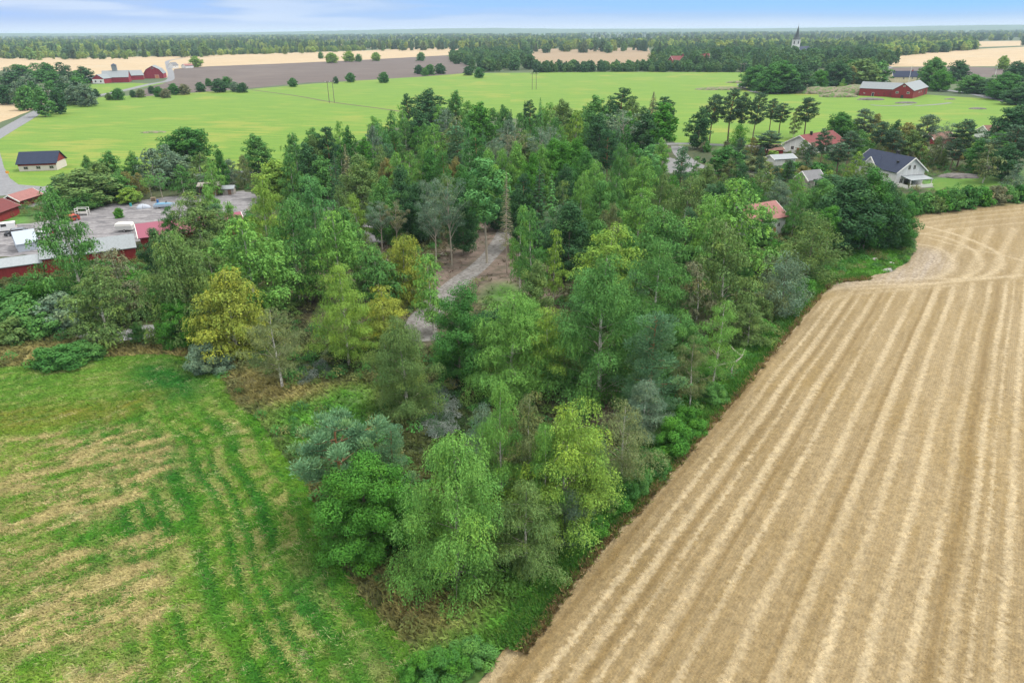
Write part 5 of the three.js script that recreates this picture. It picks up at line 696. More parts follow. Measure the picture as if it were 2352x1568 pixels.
{
  // gambrel barn and the other red buildings of the farm at the road
  const a = G(331, 180.5), b = G(375.5, 179.5), f = frameAt(a, b), g = thing('gambrel_barn', 'red barn with arched gambrel roof at the road farm', 'barn', f.mid, f.turn, 'red farm buildings by the road'), W = f.L, d = 22, prof = [[-W / 2, 0], [-W / 2, 4.5], [-W * 0.33, 8.6], [0, 11.6], [W * 0.33, 8.6], [W / 2, 4.5], [W / 2, 0]];
  part('wall', uvBox(new THREE.ExtrudeGeometry(new THREE.Shape(prof.map((p) => new THREE.Vector2(...p))), { depth: d, bevelEnabled: false }).translate(0, 0, -d), 3), B.farmRed, g);
  const slabs = []; for (const [i, j] of [[1, 2], [2, 3], [3, 4], [4, 5]]) { const p = prof[i], q = prof[j], len = Math.hypot(q[0] - p[0], q[1] - p[1]), s = box(len + 0.5, 0.2, d + 1); s.rotateZ(Math.atan2(q[1] - p[1], q[0] - p[0])); const an = Math.atan2(q[1] - p[1], q[0] - p[0]); s.translate((p[0] + q[0]) / 2 - Math.sin(an) * 0.12, (p[1] + q[1]) / 2 + Math.cos(an) * 0.12, -d / 2); slabs.push(s); } part('roof', mergeGeometries(slabs), B.metal, g);
  windowPart(g, new THREE.Matrix4().makeTranslation(0, 9.6, 0), 1.8, 1.4); doorPart(g, new THREE.Matrix4().makeTranslation(3, 0, 0), 3.4, 3.2, tm(boardTex(0.5, 0.2, 0.1)), B.trim);
  const lb = house('farm_barn', 'long red barn with grey roof and ventilation tower at the road farm', G(236, 190), G(296, 188.5), 16, 4.6, 10, { wall: B.farmRed, roof: B.metal, group: 'red farm buildings by the road' });
  part('vent_tower', box(4, 5.5, 4, -0.5, 12, -9), B.metal, lb.g); part('tower_roof', new THREE.ConeGeometry(3.3, 1.6, 4).rotateY(Math.PI / 4).translate(-0.5, 15.5, -9), B.darkRoof, lb.g);
  house('farm_link', 'low red link building between long barn and gambrel barn', G(296, 184), G(331, 182.5), 14, 4.2, 8.5, { wall: B.farmRed, roof: B.metal, group: 'red farm buildings by the road' });
  const cs = G(213, 191.5), ce = G(239, 191.5), cw = frameAt(cs, ce), cg = thing('farm_cottage', 'red gabled cottage with white lower wall at the road farm', 'building', cw.mid, cw.turn, 'red farm buildings by the road'), CM = new THREE.Matrix4().makeRotationY(Math.PI / 2).setPosition(cw.L / 2, 0, -7);
  block(cg, CM, 14, cw.L, 4.2, 7.6, { wall: B.farmRed, roof: B.metal }); part('plaster_wall', box(cw.L + 0.06, 3.6, 0.2, 0, 1.8, 0.06), B.trim, cg); windowPart(cg, new THREE.Matrix4().makeTranslation(-2.5, 1.8, 0.16), 1.3, 1.3, B.dark); windowPart(cg, new THREE.Matrix4().makeTranslation(2.5, 1.8, 0.16), 1.3, 1.3, B.dark);
  house('farm_store', 'small red store at the wood end of the road farm', G(205, 189), G(216, 188.5), 6, 3.2, 5.4, { wall: B.farmRed, roof: B.metal, trim: B.trim, group: 'red farm buildings by the road' });
  house('white_cottage', 'tiny white cottage at the road bend in the straw field', G(397, 157), G(410, 156), 7, 4, 7, { wall: B.white, roof: B.greyRoof, trim: B.trim, windows: [['front', 0, 2, 1.2, 1.2]] });
  house('white_bungalow', 'low white building beside the lone yellow-green tree', G(426, 156.5), G(444, 155.5), 8, 3.2, 5, { wall: B.white, roof: B.tilePink, trim: B.trim });
  house('red_roofed_farmhouse', 'long red-roofed farm building at the edge of the church wood', G(1546, 150), G(1580, 149), 12, 6, 11, { wall: B.farmRed, roof: B.tileRed, trim: B.trim, chimneys: [[7, 0, 1.6, 3, B.tileRed]] });
  house('red_cottage', 'red cottage with white gables in the church wood', G(1604, 148), G(1628, 148), 10, 8, 13, { wall: B.farmRed, roof: B.tileRed, trim: B.trim, windows: [['front', 0, 4, 1.6, 1.6]] });
}
{ // church
  const p = V(sight(1829, 100).x, 0, sight(1829, 100).z).normalize().multiplyScalar(1250), g = thing('church', 'white church tower with a tall dark spire rising over the wood', 'church', p, 0.5);
  part('tower', uvBox(box(8.6, 27, 8.6, 0, 13.5, 0), 3), B.white, g); part('spire', new THREE.LatheGeometry([[6.2, 27], [3.9, 30], [2.7, 34], [1.3, 41], [0.05, 47]].map(([r, y]) => new THREE.Vector2(r, y)), 8).rotateY(Math.PI / 8), B.copper, g);
  for (let k = 0; k < 4; k++) { const M = new THREE.Matrix4().makeRotationY(k * Math.PI / 2).multiply(new THREE.Matrix4().makeTranslation(0, 22.5, 4.32)); windowPart(g, M, 2.2, 4.2, B.dark); }
  part('spire_finial', new THREE.CylinderGeometry(0.12, 0.12, 3, 6).translate(0, 48.2, 0), B.copper, g); const nm = new THREE.Matrix4().makeTranslation(16, 0, 6.5); block(g, nm, 26, 13, 9, 17, { wall: B.white, roof: B.darkRoof });
}
// ---- vehicles and loose things in the yard
function car(label, name, p, turn, L, Wd, Hc, prof, glassProf, body, extra) {
  const g = thing(name, label, 'car', p, turn), S = (q) => new THREE.Shape(q.map(([x, y]) => new THREE.Vector2(x * L, y * Hc)));
  part('body', new THREE.ExtrudeGeometry(S(prof), { depth: Wd - 0.16, bevelEnabled: true, bevelSize: 0.06, bevelThickness: 0.08, bevelSegments: 2 }).translate(-L / 2, 0, -(Wd - 0.16) / 2), body, g);
  for (const q of glassProf) part('side_window', new THREE.ExtrudeGeometry(S(q), { depth: Wd + 0.03, bevelEnabled: false }).translate(-L / 2, 0, -(Wd + 0.03) / 2), B.glass, g);
  for (const x of [-0.31, 0.31]) for (const z of [-1, 1]) { const w = part('wheel', new THREE.CylinderGeometry(0.33, 0.33, 0.22, 18).rotateX(Math.PI / 2).translate(x * L, 0.33, z * (Wd / 2 - 0.09)), B.rubber, g); part('rim', new THREE.CylinderGeometry(0.2, 0.2, 0.05, 12).rotateX(Math.PI / 2).translate(x * L, 0.33, z * (Wd / 2 + 0.03)), B.steel, w); }
  extra?.(g, L, Wd, Hc); return g;
}
const paintW = new THREE.MeshPhysicalMaterial({ color: lin(0.66, 0.67, 0.68), roughness: 0.35, clearcoat: 0.6 }), paintB = new THREE.MeshPhysicalMaterial({ color: lin(0.018, 0.02, 0.025), roughness: 0.3, clearcoat: 0.8 }), lampR = mat([0.5, 0.03, 0.02], 0.3);
const lampParts = (g, L, W, H) => { for (const z of [-1, 1]) { part('tail_light', box(0.06, 0.35, 0.2, L / 2 + 0.05, H * 0.55, z * (W / 2 - 0.18)), lampR, g); part('headlight', box(0.06, 0.16, 0.3, -L / 2 - 0.05, H * 0.4, z * (W / 2 - 0.25)), B.trim, g); } part('windscreen', box(0.04, H * 0.3, W - 0.3, L / 2 + 0.045, H * 0.76, 0), B.glass, g); };
car('white van parked at the yard edge behind the black car', 'parked_van', G(10, 531), 0.5, 4.9, 1.9, 2.0, [[0, 0.16], [0, 0.5], [0.1, 0.6], [0.24, 0.97], [0.98, 1], [1, 0.5], [1, 0.16]], [[[0.15, 0.62], [0.25, 0.92], [0.38, 0.93], [0.38, 0.62]], [[0.42, 0.62], [0.42, 0.93], [0.64, 0.93], [0.64, 0.62]]], paintW, lampParts);
car('black car with red tail lights parked in front of the white van', 'parked_car', G(38, 540), 0.35, 4.4, 1.8, 1.5, [[0, 0.2], [0, 0.5], [0.2, 0.6], [0.34, 0.95], [0.85, 1], [0.98, 0.62], [1, 0.2]], [[[0.27, 0.62], [0.37, 0.9], [0.56, 0.93], [0.56, 0.62]], [[0.59, 0.62], [0.59, 0.93], [0.82, 0.92], [0.9, 0.62]]], paintB, lampParts);
{ const g = thing('box_trailer', 'white box trailer parked on the rock yard', 'trailer', G(288, 531), 0.12), roofS = new THREE.Shape(); roofS.moveTo(-1.75, 0.55); roofS.lineTo(1.75, 0.55); roofS.lineTo(1.75, 1.35); roofS.lineTo(-1.75, 1.35); part('lower_box', new THREE.ExtrudeGeometry(roofS, { depth: 1.7, bevelEnabled: true, bevelSize: 0.05, bevelThickness: 0.05, bevelSegments: 2 }).translate(0, 0, -0.85), mat([0.45, 0.46, 0.45], 0.5), g);
  const ts = new THREE.Shape(); ts.moveTo(-1.8, 1.41); ts.lineTo(1.8, 1.41); ts.quadraticCurveTo(1.8, 1.95, 1.5, 1.97); ts.lineTo(-1.5, 1.97); ts.quadraticCurveTo(-1.8, 1.95, -1.8, 1.41); part('cover', new THREE.ExtrudeGeometry(ts, { depth: 1.8, bevelEnabled: true, bevelSize: 0.04, bevelThickness: 0.06, bevelSegments: 2 }).translate(0, 0, -0.9), mat([0.7, 0.7, 0.66], 0.6), g);
  for (const z of [-0.97, 0.97]) { const w = part('wheel', new THREE.CylinderGeometry(0.32, 0.32, 0.2, 18).rotateX(Math.PI / 2).translate(0.1, 0.32, z), B.rubber, g); part('rim', new THREE.CylinderGeometry(0.18, 0.18, 0.22, 12).rotateX(Math.PI / 2).translate(0.1, 0.32, z), B.steel, w); } part('drawbar', box(1.3, 0.1, 0.12, -2.4, 0.55, 0), B.steel, g); }
{ const g = thing('white_rack', 'empty white metal frame standing on the yard', 'rack', G(190, 494), 0.1); for (const x of [-1.4, 1.4]) for (const z of [-0.7, 0.7]) part('post', box(0.12, 1.9, 0.12, x, 0.95, z), B.trim, g); for (const z of [-0.7, 0.7]) for (const y of [0.75, 1.84]) part('rail', box(2.68, 0.12, 0.1, 0, y, z), B.trim, g); for (const x of [-1.4, 1.4]) part('rail', box(0.1, 0.12, 1.28, x, 1.2, 0), B.trim, g); part('bench_board', box(2.6, 0.05, 1.1, 0, 0.62, 0), B.greyWood, g); }
function boat(label, p, turn, L, hull, coverM) {
  const g = thing('boat', label, 'boat', p, turn), pos = [], idx = [], n = 12, k = 7;
  for (let i = 0; i <= n; i++) { const t = i / n, w = 0.85 * Math.pow(Math.sin(Math.PI * clamp(0.12 + t * 0.88)), 0.6) * (t > 0.99 ? 0.05 : 1), keel = 0.25 + 0.45 * t ** 4; for (let j = 0; j <= k; j++) { const a = Math.PI * j / k, y = lerp(1.15 + 0.2 * t * t, keel, Math.sin(a) ** 0.8); pos.push((t - 0.5) * L, y, Math.cos(a) * w); } if (i) for (let j = 0; j < k; j++) { const q = (i - 1) * (k + 1) + j; idx.push(q, q + k + 1, q + 1, q + k + 1, q + k + 2, q + 1); } }
  const h = new THREE.BufferGeometry(); h.setAttribute('position', new THREE.Float32BufferAttribute(pos, 3)); h.setIndex(idx); h.computeVertexNormals(); hull.side = THREE.DoubleSide; part('hull', h, hull, g);
  const d = new THREE.SphereGeometry(1, 16, 8, 0, 6.283, 0, Math.PI / 2).scale(L * 0.42, 0.42, 0.74).translate(-0.1, 1.12, 0); part('cover', d, coverM, g); part('windscreen', box(0.06, 0.4, 1.0, L * 0.12, 1.65, 0), B.glass, g); for (const x of [-L * 0.25, L * 0.2]) part('stand', box(0.14, 0.5, 1.2, x, 0.25, 0), B.pole, g);
}
boat('white boat with blue cover laid up under the dark spruces', G(741, 421), 1.9, 5.2, mat([0.62, 0.64, 0.66], 0.4), mat([0.12, 0.22, 0.42], 0.7));
boat('pale blue boat lying at the back of the rock yard', G(378, 478), 0.15, 5.4, mat([0.45, 0.55, 0.66], 0.4), mat([0.10, 0.24, 0.36], 0.7));
house('boat_canopy', 'small blue-grey canopy beside the laid-up boat', G(748, 405), G(766, 402), 3, 1.8, 2.6, { wall: B.dark, roof: B.darkRoof, over: 0.4 });
{ const g = thing('tarp_heap', 'grey-blue tarpaulin heap on the rock yard', 'tarpaulin', G(328, 478), 0.4), s = new THREE.SphereGeometry(1, 24, 12, 0, 6.283, 0, Math.PI / 2), p = s.attributes.position; for (let i = 0; i < p.count; i++) { const f = 0.8 + 0.5 * fbm(p.getX(i) * 2.2 + 5, p.getZ(i) * 2.2, 3); p.setXYZ(i, p.getX(i) * 1.7 * f, p.getY(i) * 1.0 * f, p.getZ(i) * 1.0 * f); } s.computeVertexNormals(); part('sheet', s, mat([0.32, 0.36, 0.43], 0.7), g); part('lashing', new THREE.TorusGeometry(1.02, 0.03, 6, 24).rotateY(Math.PI / 2).scale(1, 1.0, 1.0), B.pole, g); }
tree('shrub', 'lime', 267, 478, 493, 14, A.yard, 'small upright yellow-green conifer bush on the rock yard');
for (const [x, y] of [[1618, 372], [1636, 371]]) tree('shrub', 'dark', x, y - 9, y + 3, 9, ['on the grass island of the road loop', 'clipped bushes on the road loop']);
// clutter of the yard
{ const plank = mat([0.30, 0.24, 0.17], 0.95); const pallets = (label, p, n, turn) => { const g = thing('pallet_stack', label, 'pallets', p, turn, 'pallet stacks in the yard'); for (let k = 0; k < n; k++) { for (let i = 0; i < 5; i++) part('board', box(1.2, 0.025, 0.12, (k % 2) * 0.04, 0.145 + k * 0.15, -0.42 + i * 0.21), plank, g); for (let i = -1; i <= 1; i++) part('bearer', box(0.1, 0.12, 0.95, i * 0.52 + (k % 2) * 0.04, 0.07 + k * 0.15, 0), plank, g); } };
  pallets('tall pallet stack near the blue boat on the yard', G(352, 462), 7, 0.3); pallets('low pallet stack left of the timber shed', G(440, 455), 4, 1.1); pallets('pallet stack behind the white metal frame', G(165, 492), 5, 0.6);
  const drum = (label, p, c) => { const g = thing('oil_drum', label, 'drum', p, 0, 'drums in the yard'); part('shell', new THREE.LatheGeometry([[0, 0.02], [0.29, 0.02], [0.3, 0.06], [0.285, 0.08], [0.285, 0.3], [0.3, 0.32], [0.285, 0.34], [0.285, 0.58], [0.3, 0.6], [0.285, 0.62], [0.285, 0.84], [0.3, 0.88]].map(([r, y]) => new THREE.Vector2(r, y)), 20), mat(c, 0.5), g); part('lid', new THREE.CylinderGeometry(0.28, 0.28, 0.03, 20).translate(0, 0.86, 0), mat(c.map((x) => x * 0.8), 0.5), g); };
  drum('blue drum beside the tall pallet stack', G(362, 466), [0.03, 0.12, 0.35]); drum('rusty drum beside the low pallet stack', G(449, 459), [0.25, 0.08, 0.03]); drum('blue-green drum at the edge of the yard trees', G(300, 474), [0.03, 0.28, 0.30]);
  car('faded orange-red car half hidden behind the tall airy birch', 'parked_car', G(160, 508), 0.9, 4.2, 1.75, 1.45, [[0, 0.2], [0, 0.5], [0.2, 0.6], [0.34, 0.95], [0.85, 1], [0.98, 0.62], [1, 0.2]], [[[0.27, 0.62], [0.37, 0.9], [0.56, 0.93], [0.56, 0.62]], [[0.59, 0.62], [0.59, 0.93], [0.82, 0.92], [0.9, 0.62]]], new THREE.MeshPhysicalMaterial({ color: lin(0.34, 0.05, 0.03), roughness: 0.5 }), lampParts);
  car('silver car parked beside the fabric shelter tent', 'parked_car', G(95, 545), 0.2, 4.3, 1.78, 1.45, [[0, 0.2], [0, 0.5], [0.2, 0.6], [0.34, 0.95], [0.85, 1], [0.98, 0.62], [1, 0.2]], [[[0.27, 0.62], [0.37, 0.9], [0.56, 0.93], [0.56, 0.62]], [[0.59, 0.62], [0.59, 0.93], [0.82, 0.92], [0.9, 0.62]]], new THREE.MeshPhysicalMaterial({ color: lin(0.45, 0.46, 0.48), roughness: 0.35, clearcoat: 0.5 }), lampParts);
}
// ---- poles
function hpole(label, px, topY, footY, w = 3.2) { const f = G(px, footY), d = seen(V(f.x, 0, f.z))[2], h = (footY - topY) / FOCAL * d * 1.02, g = thing('power_pole', label, 'pole', f, 0.2, 'power poles'); for (const s of [-1, 1]) part('post', new THREE.CylinderGeometry(0.16, 0.22, h, 8).translate(s * w / 2, h / 2, 0), B.pole, g); part('crossarm', box(w + 3.2, 0.3, 0.3, 0, h - 0.7, 0.32), B.pole, g); for (const s of [-1, 0, 1]) part('insulator', new THREE.CylinderGeometry(0.1, 0.13, 0.6, 8).translate(s * (w / 2 + 1.2), h - 0.25, 0.32), B.trim, g); }
hpole('twin power pole standing alone in the green field', 1227, 170, 205); hpole('twin power pole in the green field beyond the ditch', 762, 190, 236); hpole('twin power pole beside the curving road', 125, 210, 250); hpole('twin power pole at the wood edge near the field lane', 1704, 148, 177);
for (const [x, t, f, l] of [[2087, 154, 192, 'white flagpole beside the yellow house'], [2286, 146, 176, 'white flagpole above the far hedge']]) { const p = G(x, f), h = (f - t) / FOCAL * seen(p)[2], g = thing('flagpole', l, 'flagpole', p); part('shaft', new THREE.CylinderGeometry(0.12, 0.22, h, 10).translate(0, h / 2, 0), B.trim, g); part('knob', new THREE.SphereGeometry(0.28, 10, 8).translate(0, h + 0.2, 0), mat([0.6, 0.5, 0.2], 0.4), g); }
{ const g = thing('road_sign', 'small orange road marker on the grass by the junction', 'sign', G(18, 404)); part('plate', box(1.1, 0.8, 0.06, 0, 1.2, 0), mat([0.75, 0.32, 0.03], 0.6), g); part('post', box(0.08, 1.6, 0.06, 0, 0.8, -0.07), B.steel, g); }
// ---- rocks
function rock(label, p, sx, sy, sz, seed, m = fieldRock, name = 'rock_outcrop', group) {
  const s = new THREE.IcosahedronGeometry(1, 7), q = s.attributes.position, u = []; for (let i = 0; i < q.count; i++) { const x = q.getX(i), y = q.getY(i), z = q.getZ(i), f = 0.7 + 0.42 * fbm(x * 1.6 + seed * 7 + z, z * 1.6 + y * 1.3 + seed, 4) + 0.16 * fbm(x * 5 + seed, z * 5 + y * 4, 2); q.setXYZ(i, x * sx * f, y * sy * f - sy * 0.12, z * sz * f); u.push(x * sx * f / 9, z * sz * f / 6); }
  s.setAttribute('uv', new THREE.Float32BufferAttribute(u, 2)); s.computeVertexNormals(); const o = top(name, s, m, null, label, 'rock', group); o.position.copy(p); return o;
}
const heath = new THREE.MeshStandardMaterial({ map: colourTex(256, 256, (i, j) => mix3(mix3([0.12, 0.10, 0.055], [0.21, 0.18, 0.15], fbm(i / 20, j / 20, 4)), [0.07, 0.13, 0.03], sstep(fbm(i / 34 + 9, j / 34, 3), 0.52, 0.66)), true), roughness: 1 });
rock('low brown rock hill left of the red barn', G(1962, 215), 20, 6.5, 12, 1, heath); rock('heathery rock hill beside the big round trees', G(1890, 214), 17, 5, 9, 2, heath); rock('grey bare rock slope below the brown rock hill', G(1925, 222), 13, 3.2, 6, 3, heath); rock('flat rock in front of the red barn', G(2000, 229), 9, 1.6, 4, 4); rock('bare stones in the paddock right of the barn lane', G(2246, 250), 5, 1, 2.5, 5); rock('small stones in the paddock near the road', G(2183, 228), 3.5, 0.8, 2, 6); rock('long flat stone below the barn gable', G(2080, 237), 7, 1.1, 2.4, 8);
rock('pale rock slab on the garden lawn', G(2205, 406), 6.5, 1.1, 3.2, 9); rock('dark rock face under the garden trees', G(2262, 396), 5, 2.6, 3, 10); rock('brown scrub-covered rise in the green field', G(1660, 205), 24, 2.2, 8, 11, heath); rock('small stony rise near the field lane', G(1698, 190), 12, 2, 5, 12, heath); rock('stony patch in the green field near the grove', G(352, 304), 6, 0.7, 3, 13, heath);
for (const [x, y, s, l] of [[2010, 598, 0.9, 'white boulder in the grass near the dark corner trees'], [2046, 606, 0.7, 'flat pale boulder in the middle of the grass tongue'], [2040, 622, 0.9, 'pale boulder at the stubble edge of the grass tongue'], [145, 768, 0.8, 'pale stone left of the pond']]) rock(l, G(x, y), s, s * 0.7, s * 0.8, x, B.stone, 'boulder', 'boulders in the grass');
// ---- a dark horse grazing on the far pasture
{
  const mc = new MarchingCubes(48, B.dark, false, false, 60000), S = 2.0, bones = [[[-0.55, 1.2, 0, 0.27], [0.45, 1.22, 0, 0.26]], [[0.5, 1.3, 0, 0.2], [0.98, 0.85, 0, 0.13]], [[0.98, 0.85, 0, 0.13], [1.22, 0.42, 0, 0.085]], [[-0.75, 1.25, 0, 0.05], [-0.95, 0.65, 0, 0.05]], ...[-0.13, 0.13].flatMap((z) => [[[0.48, 1.0, z, 0.12], [0.5, 0.55, z, 0.065]], [[0.5, 0.55, z, 0.065], [0.5, 0.06, z, 0.06]], [[-0.6, 1.05, z, 0.16], [-0.5, 0.68, z, 0.08]], [[-0.5, 0.68, z, 0.08], [-0.66, 0.45, z, 0.06]], [[-0.66, 0.45, z, 0.06], [-0.62, 0.06, z, 0.06]]])];
  const sd = (x, y, z) => { let m = 1e9, acc = 0; for (const [a, b] of bones) { const dx = b[0] - a[0], dy = b[1] - a[1], dz = b[2] - a[2], t = clamp(((x - a[0]) * dx + (y - a[1]) * dy + (z - a[2]) * dz) / (dx * dx + dy * dy + dz * dz)), d = Math.hypot(x - a[0] - dx * t, y - a[1] - dy * t, z - a[2] - dz * t) - lerp(a[3], b[3], t); acc += Math.exp(-d * 22); } return -Math.log(acc) / 22; };
  mc.isolation = 0; for (let k = 0; k < 48; k++) for (let j = 0; j < 48; j++) for (let i = 0; i < 48; i++) mc.field[i + j * 48 + k * 48 * 48] = -sd(((i - 24) / 24) * 1.45 + 0.15, ((j - 24) / 24) * 1.45 + 0.85, ((k - 24) / 24) * 1.45);
  mc.update(); const n = mc.count, g = new THREE.BufferGeometry(), P = mc.positionArray.slice(0, n * 3); for (let i = 0; i < n; i++) { P[i * 3] = P[i * 3] * 1.45 + 0.15; P[i * 3 + 1] = P[i * 3 + 1] * 1.45 + 0.85; P[i * 3 + 2] *= 1.45; } g.setAttribute('position', new THREE.BufferAttribute(P, 3)); g.computeVertexNormals();
  const o = top('horse', g, mat([0.03, 0.022, 0.018], 0.8), null, 'dark horse grazing on the pasture behind the tall pines', 'horse'); o.position.copy(G(1783, 238)); o.position.y = 0.02; o.rotation.y = 0.3;
}
console.log('buildings done');
// ---------------------------------------------------------------- grass, weeds, straw: uncountable growth with its own height
function tuftGeo(n, h, w, lean, seed) { const rnd = mulberry(seed), p = [], idx = []; for (let k = 0; k < n; k++) { const a = rnd() * 6.283, r = rnd() * 0.16, x = Math.cos(a) * r, z = Math.sin(a) * r, b = rnd() * 6.283, l = lean * (0.4 + rnd()), hh = h * (0.6 + 0.6 * rnd()), q = p.length / 3, wx = Math.cos(b + 1.57) * w, wz = Math.sin(b + 1.57) * w; p.push(x - wx, 0, z - wz, x + wx, 0, z + wz, x + Math.cos(b) * l * 0.45 + wx * 0.7, hh * 0.7, z + Math.sin(b) * l * 0.45 + wz * 0.7, x + Math.cos(b) * l, hh, z + Math.sin(b) * l); idx.push(q, q + 1, q + 2, q, q + 2, q + 3); } const g = new THREE.BufferGeometry(); g.setAttribute('position', new THREE.Float32BufferAttribute(p, 3)); g.setIndex(idx); g.computeVertexNormals(); return g; }
const bladeMat = new THREE.MeshPhysicalMaterial({ color: lin(1, 1, 1), roughness: 1, specularIntensity: 0.15, transmission: 0.3, thickness: 0, side: THREE.DoubleSide });
function scatter(name, geo, m, count, pick, seed, label) {
  const rnd = mulberry(seed), M = new THREE.Matrix4(), q = new THREE.Quaternion(), up = V(0, 1, 0), c = new THREE.Color(), mesh = shade(new THREE.InstancedMesh(geo, m, count)); let n = 0, tries = 0;
  while (n < count && tries++ < count * 12) { const r = pick(rnd); if (!r) continue; const [x, z, s, sy, col, y = 0.04] = r, v = 0.75 + 0.5 * rnd(); mesh.setMatrixAt(n, M.compose(V(x, y, z), q.setFromAxisAngle(up, r[6] ?? rnd() * 6.283), V(s, sy, s))); mesh.setColorAt(n, c.setRGB(col[0] * v, col[1] * v, col[2] * v)); n++; }
  mesh.count = n; mesh.name = numbered(name); tag(mesh, label, 'grass', null, 'stuff'); scene.add(mesh);
}
const inFrame = (x, z) => Math.abs(x) < 22 - z * 0.95;
scatter('meadow_grass', tuftGeo(6, 0.2, 0.03, 0.32, 5), bladeMat, 105000, (r) => { const z = -16 - 74 * Math.pow(r(), 1.0), x = lerp(-98, 1, r()); if (!inFrame(x, z) || !inside(x, z, MEADOW)) return null; const c = meadowTone(x, z), hay = c[0] > c[1] * 0.9; return [x, z, 0.8 + r() * 0.8, (hay ? 0.5 : 0.8) + r() * 0.7, c.map((q) => q * 2.1)]; }, 21, 'mown meadow grass with lying hay');
scatter('rough_grass', tuftGeo(7, 0.4, 0.04, 0.35, 6), bladeMat, 60000, (r) => { const z = -36 - 130 * Math.pow(r(), 1.2), x = lerp(-115, 80, r()); if (!inFrame(x, z) || !inside(x, z, FLOOR_ALL)) return null; if (distLine(x, z, TRACKLINE) < 2.6 || YARDS.some((P) => inside(x, z, P))) return null; if (soilMask(x, z) * 0.95 > r()) return null; const c = floorTone(x, z); return [x, z, 0.8 + r() * 0.9, 0.7 + r() * 0.8, c.map((q) => q * 2.0)]; }, 22, 'rough dry and green grass on the grove floor');
scatter('field_margin_grass', tuftGeo(8, 0.6, 0.04, 0.35, 7), bladeMat, 9000, (r) => { const i = 2 + (r() * 10.99 | 0), t = r(), a = FIELD_EDGE[i], b = FIELD_EDGE[i + 1], off = (r() + r() - 1) * 1.5 - 0.3, d = b.clone().sub(a).normalize(); const x = lerp(a.x, b.x, t) + d.z * off, z = lerp(a.z, b.z, t) - d.x * off; if (r() < 0.3) return null; return [x, z, 0.8 + r() * 0.8, 0.6 + r() * 0.7, off > -1.1 ? [[0.07, 0.22, 0.03], [0.12, 0.24, 0.04], [0.06, 0.18, 0.03]][(r() * 3) | 0] : [[0.28, 0.20, 0.09], [0.20, 0.15, 0.07], [0.16, 0.22, 0.05]][(r() * 3) | 0]]; }, 23, 'tall grass on the stubble field margin');
// cut straw standing in drill rows on the near part of the field
scatter('straw_stubble', tuftGeo(4, 0.10, 0.012, 0.10, 8), bladeMat, 22000, (r) => { const u0 = lerp(-30, 120, r()), v0 = Math.round(lerp(-90, 20, r()) / 0.24) * 0.24 + (r() - 0.5) * 0.06, x = u0 * RD.x - v0 * RD.z, z = u0 * RD.z + v0 * RD.x; if (z > -33 || sstep(-z, 45, 95) > r() || !inFrame(x, z) || !inside(x, z, FIELD)) return null; const c = stubbleTone(x, z); return [x, z, 0.9 + r() * 0.7, 0.7 + r() * 0.6, c.map((q) => q * 2.3), 0.05]; }, 24, 'cut straw stubble in drill rows');
// weeds and low growth
const weedGeo = (() => { const rnd = mulberry(55), L = new Leaves(); for (let k = 0; k < 90; k++) { const a = rnd() * 6.283, r = 0.55 * Math.sqrt(rnd()), y = 0.1 + 0.5 * (1 - r * r * 2) * (0.5 + rnd() * 0.7), N = V(Math.cos(a) * 0.5 + rnd() - 0.5, 1, Math.sin(a) * 0.5 + rnd() - 0.5).normalize(), A2 = V(Math.cos(a), -0.2, Math.sin(a)); A2.addScaledVector(N, -A2.dot(N)).normalize(); const l = 0.045 + 0.05 * rnd(), v = 0.8 + 0.4 * rnd(); L.add(V(Math.cos(a) * r, y, Math.sin(a) * r), N, A2, l, l * 0.6, [v, v, v]); } return L.build(); })();
const weedMat = new THREE.MeshPhysicalMaterial({ color: lin(1, 1, 1), roughness: 1, specularIntensity: 0.15, transmission: 0.35, thickness: 0, vertexColors: true, side: THREE.DoubleSide });
const WEED = [[0.06, 0.19, 0.04], [0.045, 0.14, 0.04], [0.11, 0.20, 0.05], [0.15, 0.18, 0.06], [0.07, 0.22, 0.05], [0.16, 0.17, 0.07]];
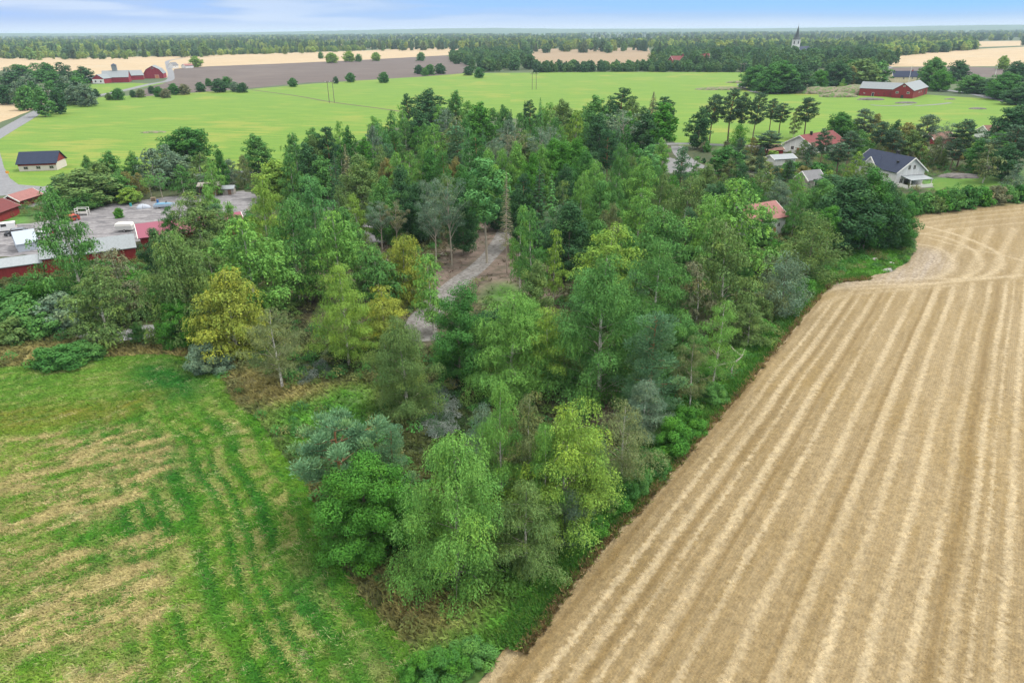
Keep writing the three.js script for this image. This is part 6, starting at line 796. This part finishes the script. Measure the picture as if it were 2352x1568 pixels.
scatter('undergrowth', weedGeo, weedMat, 12500, (r) => { const z = -38 - 250 * Math.pow(r(), 1.1), x = lerp(-150, 150, r()); if (!inFrame(x, z) || !inside(x, z, FLOOR_ALL) || distLine(x, z, TRACKLINE) < 3.2) return null; if (soilMask(x, z) * 0.9 > r() || tanMask(x, z) * 1.3 > r() || fbm(x * 0.13 + 7, z * 0.13, 3) + (r() - 0.5) * 0.3 < 0.42) return null; if (YARDS.some((P) => inside(x, z, P))) return null; const s = 0.7 + r() * 1.5; return [x, z, s, s * (0.6 + r() * 0.9), WEED[(r() * 6) | 0]]; }, 25, 'weeds and saplings on the grove floor');
// felled brush with pale undersides of leaves
const BRUSH = [poly([[985, 900], [1040, 880], [1060, 930], [1050, 1000], [980, 1010], [960, 960]]), poly([[680, 850], [740, 835], [760, 865], [690, 885]])];
scatter('felled_brush', weedGeo, weedMat, 420, (r) => { const x = lerp(-40, 10, r()), z = lerp(-95, -55, r()); if (!BRUSH.some((P) => inside(x, z, P))) return null; return [x, z, 0.8 + r() * 0.7, 0.8 + r(), [[0.13, 0.18, 0.15], [0.19, 0.23, 0.20], [0.06, 0.12, 0.06]][(r() * 3) | 0]]; }, 26, 'felled brush with pale leaves in the clearing');
// broken birch limb at the stubble edge, fallen poles in the clearing
{ const bone = (name, label, p, pts, r0) => { const w = new Wood(); for (const q of pts) w.limb(q.map((a) => V(...a)), r0, r0 * 0.3, 6, [0.9, 0.88, 0.82]); const o = top(name, w.build(), BARK.birch, null, label, 'branch'); o.position.copy(p); };
  bone('broken_birch_limb', 'broken white birch limb hanging at the stubble field edge', G(1680, 870), [[[0, 0, 0], [-0.1, 1.6, 0], [0.2, 2.6, 0.2]], [[0.2, 2.6, 0.2], [-1.6, 2.3, 0.3], [-3.6, 1.7, 0.2]], [[0.2, 2.6, 0.2], [1.0, 3.3, 0], [1.3, 4.3, -0.2]], [[1.0, 3.3, 0], [0.1, 4.0, 0.1], [-0.8, 4.9, 0.2]]], 0.12);
  bone('fallen_trunk', 'pale fallen trunk lying left of the gravel track', G(985, 585), [[[0, 0.15, 0], [2.5, 0.3, 0.8], [5, 0.25, 1.2]], [[2.5, 0.3, 0.8], [3.2, 1.0, 1.6]]], 0.13);
  bone('fallen_trunk', 'fallen birch trunk below the green patch by the track', G(1210, 705), [[[0, 0.15, 0], [1.8, 0.2, -0.6], [3.6, 0.2, -1.0]]], 0.1); }
console.log('grass done');
labelTrees();
renderer.render(scene, camera);
